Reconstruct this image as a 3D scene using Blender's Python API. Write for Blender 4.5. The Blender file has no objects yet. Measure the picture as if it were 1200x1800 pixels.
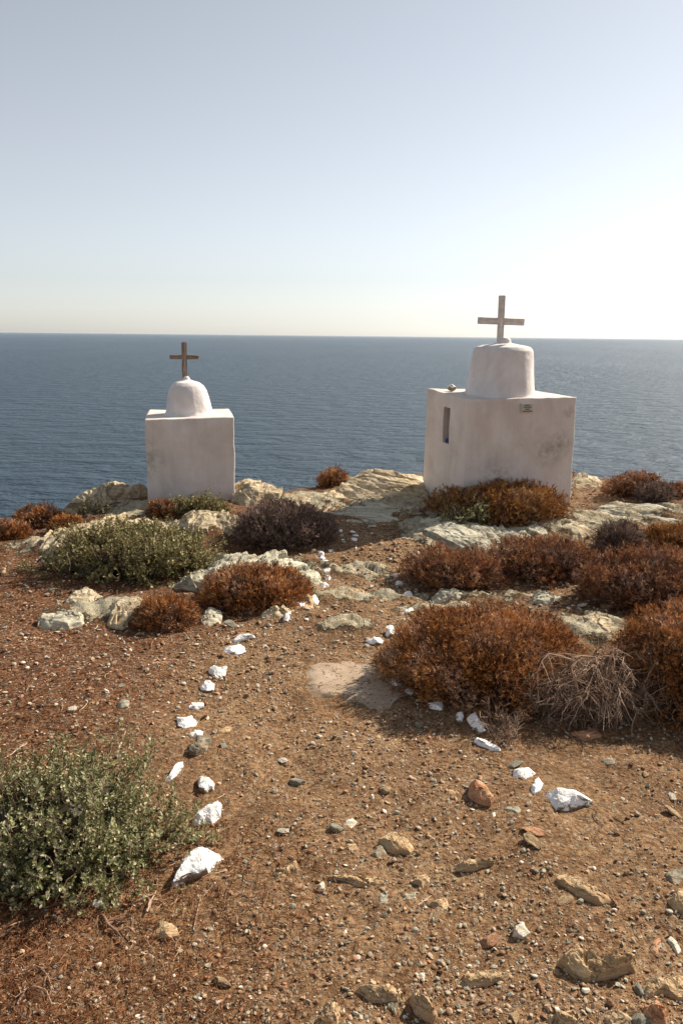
import bpy, bmesh, math, random
import numpy as np
from mathutils import Vector, Matrix

# ------------------------------------------------------------------ camera, light, exposure
PITCH, ROLL, CAMZ, FPX = math.radians(12.5), math.radians(0.62), 1.6, 1400.0
SUN_AZ, SUN_EL = math.radians(52), math.radians(37)      # azimuth measured from +Y towards +X
C = bpy.context.scene
COL = C.collection
fw = Vector((0, math.cos(PITCH), -math.sin(PITCH)))
u0 = Vector((0, math.sin(PITCH), math.cos(PITCH)))
r0 = Vector((1, 0, 0))
RT = r0 * math.cos(ROLL) + u0 * math.sin(ROLL)
UP = u0 * math.cos(ROLL) - r0 * math.sin(ROLL)
cd = bpy.data.cameras.new('camera')
cam = bpy.data.objects.new('camera', cd); COL.objects.link(cam)
m = Matrix((RT, UP, -fw)).transposed().to_4x4(); m.translation = Vector((0, 0, CAMZ))
cam.matrix_world = m
cd.sensor_fit = 'VERTICAL'; cd.sensor_height = 36.0; cd.lens = 28.0
cd.clip_start = 0.05; cd.clip_end = 200000
C.camera = cam

w = bpy.data.worlds.new('World'); C.world = w; w.use_nodes = True
wn = w.node_tree
bg = wn.nodes['Background']
sky = wn.nodes.new('ShaderNodeTexSky'); sky.sky_type = 'NISHITA'; sky.sun_disc = False
sky.sun_elevation = SUN_EL; sky.sun_rotation = SUN_AZ
sky.altitude = 0; sky.air_density = 0.9; sky.dust_density = 0.5; sky.ozone_density = 1.6
hsv = wn.nodes.new('ShaderNodeHueSaturation'); hsv.inputs['Saturation'].default_value = 0.36
wn.links.new(sky.outputs['Color'], hsv.inputs['Color'])
wn.links.new(hsv.outputs['Color'], bg.inputs['Color']); bg.inputs['Strength'].default_value = 0.077
sl = bpy.data.lights.new('sun', 'SUN'); sl.energy = 5.0; sl.angle = math.radians(0.5); sl.color = (1.0, 0.89, 0.74)
so = bpy.data.objects.new('sun', sl); COL.objects.link(so)
S = Vector((math.sin(SUN_AZ) * math.cos(SUN_EL), math.cos(SUN_AZ) * math.cos(SUN_EL), math.sin(SUN_EL)))
so.rotation_euler = S.to_track_quat('Z', 'Y').to_euler(); so.location = S * 30
C.view_settings.view_transform = 'Standard'; C.view_settings.look = 'None'
C.view_settings.exposure = 0.76; C.view_settings.gamma = 1.0

# ------------------------------------------------------------------ numpy helpers
rng = np.random.default_rng(7)
_P = np.random.default_rng(3).random((64, 64, 64)).astype(np.float32)

def vnoise(p):
    p = np.asarray(p, dtype=np.float64)
    i = np.floor(p).astype(int); f = p - i
    f = f * f * (3 - 2 * f); out = 0
    for a in (0, 1):
        for b in (0, 1):
            for c in (0, 1):
                wgt = (f[..., 0] if a else 1 - f[..., 0]) * (f[..., 1] if b else 1 - f[..., 1]) * (f[..., 2] if c else 1 - f[..., 2])
                out = out + wgt * _P[(i[..., 0] + a) & 63, (i[..., 1] + b) & 63, (i[..., 2] + c) & 63]
    return out * 2 - 1

def fbm(p, oct=4, gain=0.5):
    p = np.asarray(p, dtype=np.float64); s = 0; a = 1; t = 0
    for k in range(oct):
        s = s + a * vnoise(p * (2.03 ** k) + 17.3 * k); t += a; a *= gain
    return s / t

def sstep(a, b, x):
    t = np.clip((x - a) / (b - a), 0, 1); return t * t * (3 - 2 * t)

FW, RTn, UPn = np.array(fw), np.array(RT), np.array(UP)
CAM = np.array([0, 0, CAMZ])

def ray(px, py):
    return FW + RTn * (px - 600) / FPX - UPn * (py - 900) / FPX

def on_plane(px, py, z):
    d = ray(px, py); t = (z - CAMZ) / d[2]; return CAM + d * t

def project(p):
    v = np.asarray(p) - CAM; dz = v @ FW
    return 600 + FPX * (v @ RTn) / dz, 900 - FPX * (v @ UPn) / dz, dz

# skyline of the headland: where the ground breaks off towards the sea
_sk = [(-160, 950), (-80, 935), (0, 922), (80, 908), (150, 893), (210, 876), (300, 872), (400, 872), (480, 866), (540, 858), (610, 848), (660, 838),
       (740, 834), (860, 834), (1010, 836), (1060, 850), (1130, 858), (1200, 860), (1300, 862)]
_e = np.array([on_plane(a, b, 0.14)[:2] for a, b in _sk])
_e = np.vstack([[(-60, -34), (-20, -6), (-7.5, 3.6)], _e, [(8, 10.2), (20, 13), (60, 18)]])

def edge_y(x):
    return np.interp(x, _e[:, 0], _e[:, 1])

def H(x, y):
    x = np.asarray(x, float); y = np.asarray(y, float)
    z = 0.16 * sstep(4.6, 7.0, y) * sstep(-4.0, -0.6, x + 0.2 * (y - 6))
    z = z + 0.05 * sstep(1.0, 3.0, x) * sstep(2.5, 5, y)
    P = np.stack([x * 0.5, y * 0.5, x * 0 + 2.2], -1)
    z = z + 0.05 * fbm(P * 2, 3)
    z = z + 0.03 * sstep(0.2, 0.9, -x - 0.25) * sstep(2.2, 3.6, y)
    d = y - edge_y(x)
    z = z - 0.10 * sstep(-0.5, 0.0, d) * 0.4
    dd = np.maximum(d, 0)
    z = z - dd * 0.9 * sstep(0, 1.0, dd) * (1 + 0.25 * fbm(np.stack([x * .35, y * .35, x * 0 + 9], -1), 3))
    return np.maximum(z, -30)

def hit(px, py):
    z = 0.05
    for k in range(14):
        p = on_plane(px, py, z); z = 0.5 * z + 0.5 * float(H(p[0], p[1]))
    p = on_plane(px, py, z)
    return np.array([p[0], p[1], float(H(p[0], p[1]))])

# ------------------------------------------------------------------ mesh helpers
def new_mesh(name, V, F, smooth=False, attrs=None):
    """V (n,3); F: (m,3) or (m,4) int array"""
    me = bpy.data.meshes.new(name)
    V = np.asarray(V, dtype=np.float32); F = np.asarray(F, dtype=np.int32)
    k = F.shape[1]
    me.vertices.add(len(V)); me.vertices.foreach_set('co', V.ravel())
    me.loops.add(F.size); me.loops.foreach_set('vertex_index', F.ravel())
    me.polygons.add(len(F)); me.polygons.foreach_set('loop_start', np.arange(0, F.size, k, dtype=np.int32))
    try: me.polygons.foreach_set('loop_total', np.full(len(F), k, dtype=np.int32))
    except Exception: pass
    me.update(calc_edges=True)
    if attrs:
        for an, av in attrs.items():
            a = me.attributes.new(an, 'FLOAT', 'POINT'); a.data.foreach_set('value', np.asarray(av, dtype=np.float32).ravel())
    me.polygons.foreach_set('use_smooth', np.full(len(F), bool(smooth)))
    me.validate(); me.update()
    return me

def tag(o, label=None, cat=None, group=None, kind=None):
    if label: o['label'] = label
    if cat: o['category'] = cat
    if group: o['group'] = group
    if kind: o['kind'] = kind
    return o

def link(name, me, mt, parent=None, loc=None, smooth=None):
    o = bpy.data.objects.new(name, me); COL.objects.link(o)
    if mt is not None: me.materials.clear(); me.materials.append(mt)
    if parent is not None: o.parent = parent
    if loc is not None: o.location = loc
    return o

def empty(name, loc, rz=0):
    o = bpy.data.objects.new(name, None); COL.objects.link(o); o.location = loc; o.rotation_euler = (0, 0, rz)
    o.empty_display_size = 0.1
    return o

_ico = {}
def ico(sub):
    if sub not in _ico:
        bm = bmesh.new(); bmesh.ops.create_icosphere(bm, subdivisions=sub, radius=1)
        V = np.array([v.co[:] for v in bm.verts]); F = np.array([[v.index for v in f.verts] for f in bm.faces])
        bm.free(); V /= np.linalg.norm(V, axis=1)[:, None]; _ico[sub] = (V, F)
    return _ico[sub]

def nrm(v):
    return v / np.maximum(np.linalg.norm(v, axis=-1, keepdims=True), 1e-9)

def tubes(P, R, sides=3, tone=None):
    """P (T,K,3), R (T,K) -> V, F, tone"""
    T, K, _ = P.shape
    tg = np.gradient(P, axis=1); tg = nrm(tg)
    ref = np.array([0.31, 0.17, 0.93]); a = nrm(np.cross(tg, ref)); b = np.cross(tg, a)
    ang = np.arange(sides) * 2 * math.pi / sides
    ring = P[:, :, None, :] + R[:, :, None, None] * (a[:, :, None, :] * np.cos(ang)[None, None, :, None] + b[:, :, None, :] * np.sin(ang)[None, None, :, None])
    V = ring.reshape(-1, 3)
    t = np.arange(T)[:, None, None] * K * sides; k = np.arange(K - 1)[None, :, None] * sides; s = np.arange(sides)[None, None, :]; s2 = (s + 1) % sides
    F = np.stack([t + k + s, t + k + s2, t + k + sides + s2, t + k + sides + s], -1).reshape(-1, 4)
    tn = None if tone is None else np.repeat(tone, K * sides)
    return V, F, tn

def box_arrays(x0, x1, y0, y1, z0, z1):
    V = np.array([(x, y, z) for x in (x0, x1) for y in (y0, y1) for z in (z0, z1)], float)
    F = np.array([(0, 1, 3, 2), (4, 6, 7, 5), (0, 4, 5, 1), (2, 3, 7, 6), (0, 2, 6, 4), (1, 5, 7, 3)])
    return V, F

# ------------------------------------------------------------------ materials
def mat(name, rough=0.9, spec=0.3):
    mt = bpy.data.materials.new(name); mt.use_nodes = True
    nt = mt.node_tree; b = nt.nodes['Principled BSDF']
    b.inputs['Roughness'].default_value = rough
    b.inputs['Specular IOR Level'].default_value = spec
    return mt, nt, b

def node(nt, typ, props=None, **ins):
    n = nt.nodes.new('ShaderNode' + typ)
    for k, v in (props or {}).items(): setattr(n, k, v)
    for k, v in ins.items():
        key = k.replace('_', ' ')
        s = n.inputs[int(k[1:])] if (k[0] == 'i' and k[1:].isdigit()) else n.inputs[key]
        if hasattr(v, 'is_linked') or hasattr(v, 'links'): nt.links.new(v, s)
        else: s.default_value = v
    return n

def ramp(nt, fac, stops, interp='LINEAR'):
    n = nt.nodes.new('ShaderNodeValToRGB'); n.color_ramp.interpolation = interp
    e = n.color_ramp.elements
    while len(e) < len(stops): e.new(0.5)
    for i, (p, c) in enumerate(stops):
        e[i].position = p; e[i].color = (*c, 1) if len(c) == 3 else c
    nt.links.new(fac, n.inputs[0]); return n.outputs[0]

def mixc(nt, fac, a, b, blend='MIX'):
    n = nt.nodes.new('ShaderNodeMix'); n.data_type = 'RGBA'; n.blend_type = blend
    for v, s in ((fac, n.inputs[0]), (a, n.inputs[6]), (b, n.inputs[7])):
        if hasattr(v, 'links'): nt.links.new(v, s)
        else: s.default_value = v if not isinstance(v, tuple) else ((*v, 1) if len(v) == 3 else v)
    return n.outputs[2]

def coords(nt, scale=(1, 1, 1), rot=(0, 0, 0), kind='Object'):
    tc = nt.nodes.new('ShaderNodeTexCoord')
    mp = node(nt, 'Mapping', None, Vector=tc.outputs[kind], Scale=scale, Rotation=rot)
    return mp.outputs[0]

def world_pos(nt):
    g = nt.nodes.new('ShaderNodeNewGeometry'); return g.outputs['Position']

def attr(nt, name):
    n = nt.nodes.new('ShaderNodeAttribute'); n.attribute_name = name; return n.outputs['Fac']

def mth(nt, op, a, b=0.0, clamp=False):
    n = nt.nodes.new('ShaderNodeMath'); n.operation = op; n.use_clamp = clamp
    for v, s in ((a, n.inputs[0]), (b, n.inputs[1])):
        if hasattr(v, 'links'): nt.links.new(v, s)
        else: s.default_value = v
    return n.outputs[0]

def noise(nt, vec, scale, detail=4, rough=0.55, dist=0.0):
    return node(nt, 'TexNoise', None, Vector=vec, Scale=scale, Detail=detail, Roughness=rough, Distortion=dist).outputs[0]

def bump(nt, b, height, strength=0.5, dist=0.01, prev=None):
    n = node(nt, 'Bump', None, Strength=strength, Distance=dist, Height=height)
    if prev is not None: nt.links.new(prev, n.inputs['Normal'])
    nt.links.new(n.outputs[0], b.inputs['Normal']); return n.outputs[0]

def base(nt, b, c): nt.links.new(c, b.inputs['Base Color'])

# soil: granular earth, with granule colours of its own
def make_soil():
    mt, nt, b = mat('soil', 0.95, 0.15)
    P = world_pos(nt)
    big = noise(nt, P, 1.3, 5); mid = noise(nt, P, 9, 5); fine = noise(nt, P, 60, 4, 0.7)
    litter = attr(nt, 'litter')
    earth = ramp(nt, mid, [(0.3, (0.175, 0.092, 0.042)), (0.55, (0.30, 0.17, 0.083)), (0.75, (0.42, 0.26, 0.138))])
    dusty = ramp(nt, mid, [(0.3, (0.27, 0.155, 0.078)), (0.6, (0.44, 0.28, 0.150)), (0.8, (0.56, 0.39, 0.225))])
    red = ramp(nt, fine, [(0.3, (0.055, 0.020, 0.010)), (0.5, (0.155, 0.062, 0.028)), (0.7, (0.28, 0.135, 0.065))])
    c = mixc(nt, mth(nt, 'MULTIPLY', ramp(nt, big, [(0.38, (0.15, 0.15, 0.15)), (0.58, (1, 1, 1))]), mth(nt, 'ADD', 0.25, attr(nt, 'path'), True)), earth, dusty)
    lf = mth(nt, 'ADD', litter, mth(nt, 'MULTIPLY', mth(nt, 'SUBTRACT', mid, 0.5), 1.4), True)
    c = mixc(nt, mth(nt, 'MULTIPLY', lf, 0.92), c, red)
    # granules
    vo = node(nt, 'TexVoronoi', {'feature': 'F1'}, Vector=P, Scale=95.0, Randomness=1.0)
    sep = node(nt, 'SeparateColor', None, Color=vo.outputs['Color'])
    gcol = ramp(nt, sep.outputs[1], [(0.0, (0.12, 0.05, 0.022)), (0.45, (0.27, 0.14, 0.068)), (0.7, (0.40, 0.27, 0.16)), (0.86, (0.27, 0.26, 0.20)), (1.0, (0.62, 0.52, 0.40))])
    gm = mth(nt, 'GREATER_THAN', sep.outputs[0], 0.55)
    c = mixc(nt, mth(nt, 'MULTIPLY', gm, 0.6), c, gcol)
    c = mixc(nt, 0.8, c, ramp(nt, fine, [(0.38, (0.30, 0.26, 0.23)), (0.60, (1, 1, 1))]), 'MULTIPLY')  # dark pores in the colour deepen the shade between grains
    # exposed bedrock
    rk = attr(nt, 'rock')
    st = node(nt, 'Mapping', None, Vector=P, Scale=(26, 7, 20), Rotation=(0.2, 0.5, 0.55)).outputs[0]
    s1_ = noise(nt, st, 1.0, 8, 0.65, 0.5)
    rc = ramp(nt, s1_, [(0.28, (0.22, 0.18, 0.115)), (0.45, (0.42, 0.355, 0.235)), (0.6, (0.55, 0.48, 0.34)), (0.75, (0.65, 0.585, 0.445))])
    cr_ = mth(nt, 'ABSOLUTE', mth(nt, 'SUBTRACT', noise(nt, node(nt, 'Mapping', None, Vector=P, Scale=(9, 2.6, 6), Rotation=(0.2, 0.5, 0.55)).outputs[0], 1.3, 4, 0.6, 0.8), 0.5))
    crk = ramp(nt, cr_, [(0.0, (0.5, 0.44, 0.37)), (0.02, (1, 1, 1))])
    rc = mixc(nt, 1.0, rc, crk, 'MULTIPLY'); s1_ = mth(nt, 'ADD', s1_, mth(nt, 'MULTIPLY', crk, 0.4))
    rc = mixc(nt, ramp(nt, noise(nt, P, 3.5, 5), [(0.45, (0, 0, 0)), (0.6, (0.6, 0.6, 0.6))]), rc, (0.40, 0.375, 0.28))
    rf = ramp(nt, mth(nt, 'ADD', rk, mth(nt, 'MULTIPLY', mth(nt, 'SUBTRACT', noise(nt, P, 11, 6, 0.7), 0.5), 1.3)), [(0.42, (0, 0, 0)), (0.52, (1, 1, 1))])
    c = mixc(nt, rf, c, rc)
    base(nt, b, c)
    n0 = bump(nt, b, mth(nt, 'MULTIPLY', s1_, rf), 1.0, 0.018)
    n1 = bump(nt, b, noise(nt, P, 22, 6, 0.65), 0.9, 0.03, n0)
    hh = mth(nt, 'SUBTRACT', 1.0, mth(nt, 'MULTIPLY', vo.outputs['Distance'], 1.0))
    n2 = bump(nt, b, mth(nt, 'MULTIPLY', hh, gm), 0.8, 0.006, n1)
    bump(nt, b, noise(nt, P, 160, 4, 0.7), 0.9, 0.006, n2)
    return mt

def make_rock(name, stops, crust=(0.30, 0.22, 0.12), sc=1.0, rot=(0.5, 0.3, 0.5), amt=0.5):
    mt, nt, b = mat(name, 0.88, 0.2)
    tc = nt.nodes.new('ShaderNodeTexCoord')
    V = tc.outputs['Object']
    st = node(nt, 'Mapping', None, Vector=V, Scale=(2.2 * sc, 9 * sc, 26 * sc), Rotation=rot).outputs[0]
    n1 = noise(nt, st, 1.0, 8, 0.65, 0.4)
    n2 = noise(nt, V, 5 * sc, 6, 0.6)
    n3 = noise(nt, V, 60 * sc, 5, 0.7)
    n1 = mth(nt, 'ADD', 0.5, mth(nt, 'MULTIPLY', mth(nt, 'SUBTRACT', n1, 0.5), 1.5), True)
    cr_ = mth(nt, 'ABSOLUTE', mth(nt, 'SUBTRACT', noise(nt, node(nt, 'Mapping', None, Vector=V, Scale=(1.6 * sc, 3.5 * sc, 9 * sc), Rotation=rot).outputs[0], 1.3, 4, 0.6, 0.8), 0.5))
    crk = ramp(nt, cr_, [(0.0, (0.58, 0.52, 0.46)), (0.018, (1, 1, 1))])
    c = mixc(nt, 1.0, ramp(nt, n1, stops), crk, 'MULTIPLY')
    c = mixc(nt, ramp(nt, n2, [(0.46, (0, 0, 0)), (0.62, (amt, amt, amt))]), c, crust)
    c = mixc(nt, 0.5, c, ramp(nt, n3, [(0.3, (0.6, 0.57, 0.54)), (0.52, (1.08, 1.08, 1.08))]), 'MULTIPLY')
    base(nt, b, c)
    k = bump(nt, b, mth(nt, 'ADD', n1, mth(nt, 'MULTIPLY', crk, 0.5)), 1.0, 0.014 / sc)
    k = bump(nt, b, n2, 0.5, 0.016 / sc, k)
    bump(nt, b, n3, 0.45, 0.0035 / sc, k)
    return mt

def make_whitewash():
    mt, nt, b = mat('whitewashed_stone', 0.85, 0.2)
    V = coords(nt)
    geo = nt.nodes.new('ShaderNodeNewGeometry')
    sp = node(nt, 'SeparateXYZ', None, Vector=geo.outputs['Normal'])
    n1 = noise(nt, V, 26, 6, 0.65); n2 = noise(nt, V, 110, 4, 0.6)
    rock = ramp(nt, n2, [(0.3, (0.20, 0.13, 0.08)), (0.7, (0.42, 0.33, 0.24))])
    white = ramp(nt, noise(nt, V, 14, 4), [(0.3, (0.74, 0.70, 0.66)), (0.6, (0.88, 0.87, 0.85))])
    # paint worn off in patches, and never applied to the underside
    worn = mth(nt, 'ADD', mth(nt, 'MULTIPLY', sp.outputs[2], 0.45), n1)
    c = mixc(nt, ramp(nt, worn, [(0.54, (0, 0, 0)), (0.60, (1, 1, 1))]), rock, white)
    base(nt, b, c)
    k = bump(nt, b, noise(nt, V, 34, 6, 0.62), 0.8, 0.012); bump(nt, b, n2, 0.4, 0.003, k)
    return mt

def make_plaster(name, spots, warm=(0.74, 0.67, 0.62)):
    """lime plaster; spots = [(x,y,z,radius)] patches of grey mould in the thing's own coordinates"""
    mt, nt, b = mat(name, 0.9, 0.15)
    V = coords(nt)
    n1 = noise(nt, V, 3.0, 6, 0.6, 0.5); n2 = noise(nt, V, 14, 6, 0.65)
    st = noise(nt, coords(nt, (7, 7, 1.2)), 1.6, 5, 0.6)
    c = ramp(nt, n1, [(0.3, (warm[0] * .84, warm[1] * .83, warm[2] * .82)), (0.5, warm), (0.7, (warm[0] * 1.1, warm[1] * 1.12, warm[2] * 1.14))])
    c = mixc(nt, 0.45, c, ramp(nt, st, [(0.32, (0.80, 0.77, 0.75)), (0.55, (1, 1, 1))]), 'MULTIPLY')
    tc = nt.nodes.new('ShaderNodeTexCoord')
    for (x, y, z, r) in spots:
        d = node(nt, 'VectorMath', {'operation': 'DISTANCE'}, i0=tc.outputs['Object'], i1=(x, y, z)).outputs['Value']
        f = mth(nt, 'SUBTRACT', 1.0, mth(nt, 'DIVIDE', d, r), True)
        f = mth(nt, 'MULTIPLY', f, ramp(nt, n2, [(0.42, (0, 0, 0)), (0.62, (1, 1, 1))]), True)
        c = mixc(nt, mth(nt, 'MULTIPLY', f, 1.1, True), c, (0.34, 0.30, 0.25))
    base(nt, b, c)
    k = bump(nt, b, noise(nt, V, 9, 5, 0.6), 0.6, 0.02)
    bump(nt, b, noise(nt, V, 70, 5, 0.65), 0.5, 0.005, k)
    return mt

def make_foliage(name, stops, rough=0.8, spec=0.15, trans=0.0, patch=0.0):
    mt, nt, b = mat(name, rough, spec)
    t = attr(nt, 'tone')
    cc = ramp(nt, t, stops)
    if patch:      # greyed, weathered patches of older growth
        hs = nt.nodes.new('ShaderNodeHueSaturation'); hs.inputs['Saturation'].default_value = 0.55; hs.inputs['Value'].default_value = 1.15
        nt.links.new(cc, hs.inputs['Color'])
        cc = mixc(nt, ramp(nt, noise(nt, world_pos(nt), 7, 4, 0.6), [(0.48, (0, 0, 0)), (0.68, (patch, patch, patch))]), cc, hs.outputs['Color'])
    base(nt, b, cc)
    if trans:
        tr = nt.nodes.new('ShaderNodeBsdfTranslucent'); nt.links.new(b.inputs['Base Color'].links[0].from_socket, tr.inputs['Color'])
        mx = nt.nodes.new('ShaderNodeMixShader'); mx.inputs[0].default_value = trans
        nt.links.new(b.outputs[0], mx.inputs[1]); nt.links.new(tr.outputs[0], mx.inputs[2])
        nt.links.new(mx.outputs[0], nt.nodes['Material Output'].inputs[0])
    return mt

def make_wood(name, a, c2):
    mt, nt, b = mat(name, 0.85, 0.2)
    g = noise(nt, coords(nt, (60, 60, 5)), 1.0, 6, 0.6, 0.5)
    g2 = noise(nt, coords(nt), 18, 4)
    c = mixc(nt, ramp(nt, g, [(0.4, (0, 0, 0)), (0.62, (1, 1, 1))]), a, c2)
    c = mixc(nt, 0.4, c, ramp(nt, g2, [(0.35, (0.5, 0.5, 0.5)), (0.6, (1, 1, 1))]), 'MULTIPLY')
    base(nt, b, c); bump(nt, b, g, 0.5, 0.004); return mt

def make_sea():
    mt, nt, b = mat('sea_water', 0.18, 0.5)
    P = world_pos(nt)
    patch = noise(nt, node(nt, 'Mapping', None, Vector=P, Scale=(0.004, 0.0011, 1)).outputs[0], 1.0, 5, 0.6, 0.8)
    base(nt, b, ramp(nt, patch, [(0.3, (0.008, 0.038, 0.070)), (0.7, (0.015, 0.056, 0.098))]))
    b.inputs['IOR'].default_value = 1.33
    b.inputs['Roughness'].default_value = 0.33
    w1 = noise(nt, node(nt, 'Mapping', None, Vector=P, Scale=(2.0, 2.4, 1), Rotation=(0, 0, 0.5)).outputs[0], 1.0, 6, 0.62, 0.6)
    w2 = noise(nt, node(nt, 'Mapping', None, Vector=P, Scale=(0.55, 0.7, 1), Rotation=(0, 0, -0.3)).outputs[0], 1.0, 5, 0.6, 0.3)
    w3 = noise(nt, node(nt, 'Mapping', None, Vector=P, Scale=(0.09, 0.14, 1), Rotation=(0, 0, 0.2)).outputs[0], 1.0, 4, 0.6, 0.3)
    calm = mth(nt, 'ADD', 0.45, mth(nt, 'MULTIPLY', patch, 1.1))
    k = bump(nt, b, mth(nt, 'MULTIPLY', w1, calm), 1.0, 0.8)
    k = bump(nt, b, mth(nt, 'MULTIPLY', w2, calm), 1.0, 1.5, k)
    bump(nt, b, mth(nt, 'MULTIPLY', w3, calm), 1.0, 5.0, k)
    return mt

M = {}
M['soil'] = make_soil()
M['schist_tan'] = make_rock('tan_schist', [(0.25, (0.28, 0.22, 0.14)), (0.42, (0.46, 0.38, 0.25)), (0.6, (0.59, 0.505, 0.36)), (0.75, (0.68, 0.61, 0.47))], (0.36, 0.25, 0.13))
M['schist_grey'] = make_rock('grey_green_schist', [(0.25, (0.24, 0.23, 0.175)), (0.42, (0.40, 0.38, 0.29)), (0.6, (0.54, 0.51, 0.40)), (0.75, (0.66, 0.62, 0.50))], (0.40, 0.33, 0.21), amt=0.35)
M['schist_brown'] = make_rock('brown_schist', [(0.25, (0.26, 0.17, 0.09)), (0.42, (0.42, 0.295, 0.165)), (0.6, (0.53, 0.39, 0.235)), (0.75, (0.61, 0.475, 0.31))], (0.40, 0.24, 0.12), sc=2.2)
M['stone_orange'] = make_rock('orange_stone', [(0.3, (0.30, 0.13, 0.06)), (0.5, (0.50, 0.25, 0.13)), (0.7, (0.62, 0.38, 0.24))], (0.42, 0.28, 0.16), sc=3)
M['stone_dark'] = make_rock('dark_grey_stone', [(0.3, (0.15, 0.125, 0.09)), (0.5, (0.27, 0.235, 0.17)), (0.7, (0.40, 0.35, 0.26))], (0.22, 0.15, 0.09), sc=3)
M['stone_green'] = make_rock('grey_slate_stone', [(0.3, (0.20, 0.19, 0.145)), (0.5, (0.33, 0.32, 0.25)), (0.7, (0.44, 0.42, 0.33))], (0.28, 0.24, 0.16), sc=3)
M['stone_pale'] = make_rock('pale_quartz_stone', [(0.3, (0.42, 0.37, 0.28)), (0.5, (0.62, 0.56, 0.45)), (0.7, (0.74, 0.70, 0.61))], (0.45, 0.33, 0.2), sc=3, amt=0.25)
M['white'] = make_whitewash()
RUST = [(0.0, (0.022, 0.010, 0.005)), (0.35, (0.17, 0.064, 0.018)), (0.65, (0.50, 0.205, 0.058)), (1.0, (0.68, 0.42, 0.18))]
M['rust'] = make_foliage('rust_foliage', RUST, trans=0.1, patch=0.75)
M['rust2'] = make_foliage('reddish_foliage', [(0.0, (0.028, 0.013, 0.008)), (0.35, (0.17, 0.070, 0.029)), (0.7, (0.40, 0.175, 0.075)), (1.0, (0.58, 0.36, 0.19))], trans=0.1, patch=0.8)
M['ochre'] = make_foliage('ochre_foliage', [(0.0, (0.035, 0.018, 0.008)), (0.35, (0.19, 0.080, 0.022)), (0.7, (0.40, 0.18, 0.048)), (1.0, (0.52, 0.33, 0.12))], trans=0.1, patch=0.6)
M['purple'] = make_foliage('grey_brown_foliage', [(0.0, (0.030, 0.020, 0.016)), (0.35, (0.13, 0.088, 0.070)), (0.7, (0.26, 0.18, 0.145)), (1.0, (0.42, 0.31, 0.26))], trans=0.1)
M['sage'] = make_foliage('sage_foliage', [(0.0, (0.045, 0.035, 0.016)), (0.3, (0.10, 0.115, 0.03)), (0.6, (0.25, 0.255, 0.11)), (0.8, (0.44, 0.42, 0.23)), (1.0, (0.68, 0.63, 0.42))], 0.6, 0.35, trans=0.25)
M['saged'] = make_foliage('dull_sage_foliage', [(0.0, (0.040, 0.030, 0.015)), (0.3, (0.10, 0.095, 0.028)), (0.7, (0.26, 0.235, 0.085)), (1.0, (0.54, 0.48, 0.25))], 0.65, 0.25, trans=0.1)
M['twig'] = make_foliage('dead_twigs', [(0.0, (0.06, 0.03, 0.018)), (0.5, (0.27, 0.165, 0.11)), (1.0, (0.62, 0.48, 0.36))])
M['straw'] = make_foliage('dry_litter', [(0.0, (0.09, 0.032, 0.013)), (0.5, (0.25, 0.10, 0.042)), (0.85, (0.40, 0.21, 0.105)), (1.0, (0.60, 0.44, 0.27))], trans=0.15)
M['gravel'] = make_foliage('gravel_stones', [(0.0, (0.12, 0.055, 0.028)), (0.25, (0.28, 0.16, 0.09)), (0.45, (0.44, 0.31, 0.19)), (0.6, (0.26, 0.25, 0.19)), (0.72, (0.44, 0.41, 0.32)), (0.84, (0.38, 0.17, 0.09)), (0.93, (0.48, 0.42, 0.32)), (1.0, (0.74, 0.66, 0.56))], 0.85, 0.25)
M['wood'] = make_wood('weathered_brown_wood', (0.14, 0.095, 0.065), (0.45, 0.35, 0.27))
M['woodw'] = make_wood('worn_white_paint', (0.58, 0.52, 0.46), (0.78, 0.73, 0.67))
M['sea'] = make_sea()

# ------------------------------------------------------------------ structure: ground and sea
def axis(a0, a1, st, lo, hi):
    mid = list(np.arange(a0, a1, st)); L = []; v = a0; s = st
    while v > lo: s *= 1.25; v -= s; L.append(v)
    R = []; v = mid[-1]; s = st
    while v < hi: s *= 1.25; v += s; R.append(v)
    return np.array(L[::-1] + mid + R)

PATH_L = np.array([hit(a, b)[:2] for a, b in [(290, 1700), (300, 1540), (340, 1400), (330, 1290), (370, 1190), (430, 1120), (510, 1070), (560, 1020), (560, 970), (600, 930)]])
def litter_field(x, y):
    xl = np.interp(y, PATH_L[:, 0 + 1], PATH_L[:, 0])
    return sstep(-0.12, 0.55, xl - x)

xs = axis(-4.2, 4.8, 0.022, -70, 70); ys = axis(0.9, 9.4, 0.022, -70, 60)
X, Y = np.meshgrid(xs, ys)
Z = H(X, Y)
near = sstep(11, 9, Y) * sstep(8, 6, np.abs(X))
P3 = np.stack([X, Y, X * 0], -1)
Z = Z + near * (0.016 * fbm(P3 * 5, 3) + 0.010 * fbm(P3 * 16 + 5, 3))
rg = fbm(np.stack([X * 1.2 + Y * 2.4, Y * 0.6 - X * .5, X * 0 + 4], -1) * 3.0, 4)
Z = Z + near * 0.05 * sstep(5.6, 7.2, Y) * np.maximum(rg, 0)
far = np.maximum(Y - edge_y(X), 0)
Z = Z + np.minimum(far, 6) * 0.25 * fbm(P3 * 0.9, 4)
LIT = litter_field(X, Y)
PATH_R = np.array([hit(a, b)[:2] for a, b in [(1150, 1700), (1100, 1500), (900, 1340), (780, 1250), (690, 1200), (660, 1120), (715, 1060), (720, 1000), (720, 930)]])
PT = sstep(0.45, -0.15, X - np.interp(Y, PATH_R[:, 1], PATH_R[:, 0])) * (1 - LIT)
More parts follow.
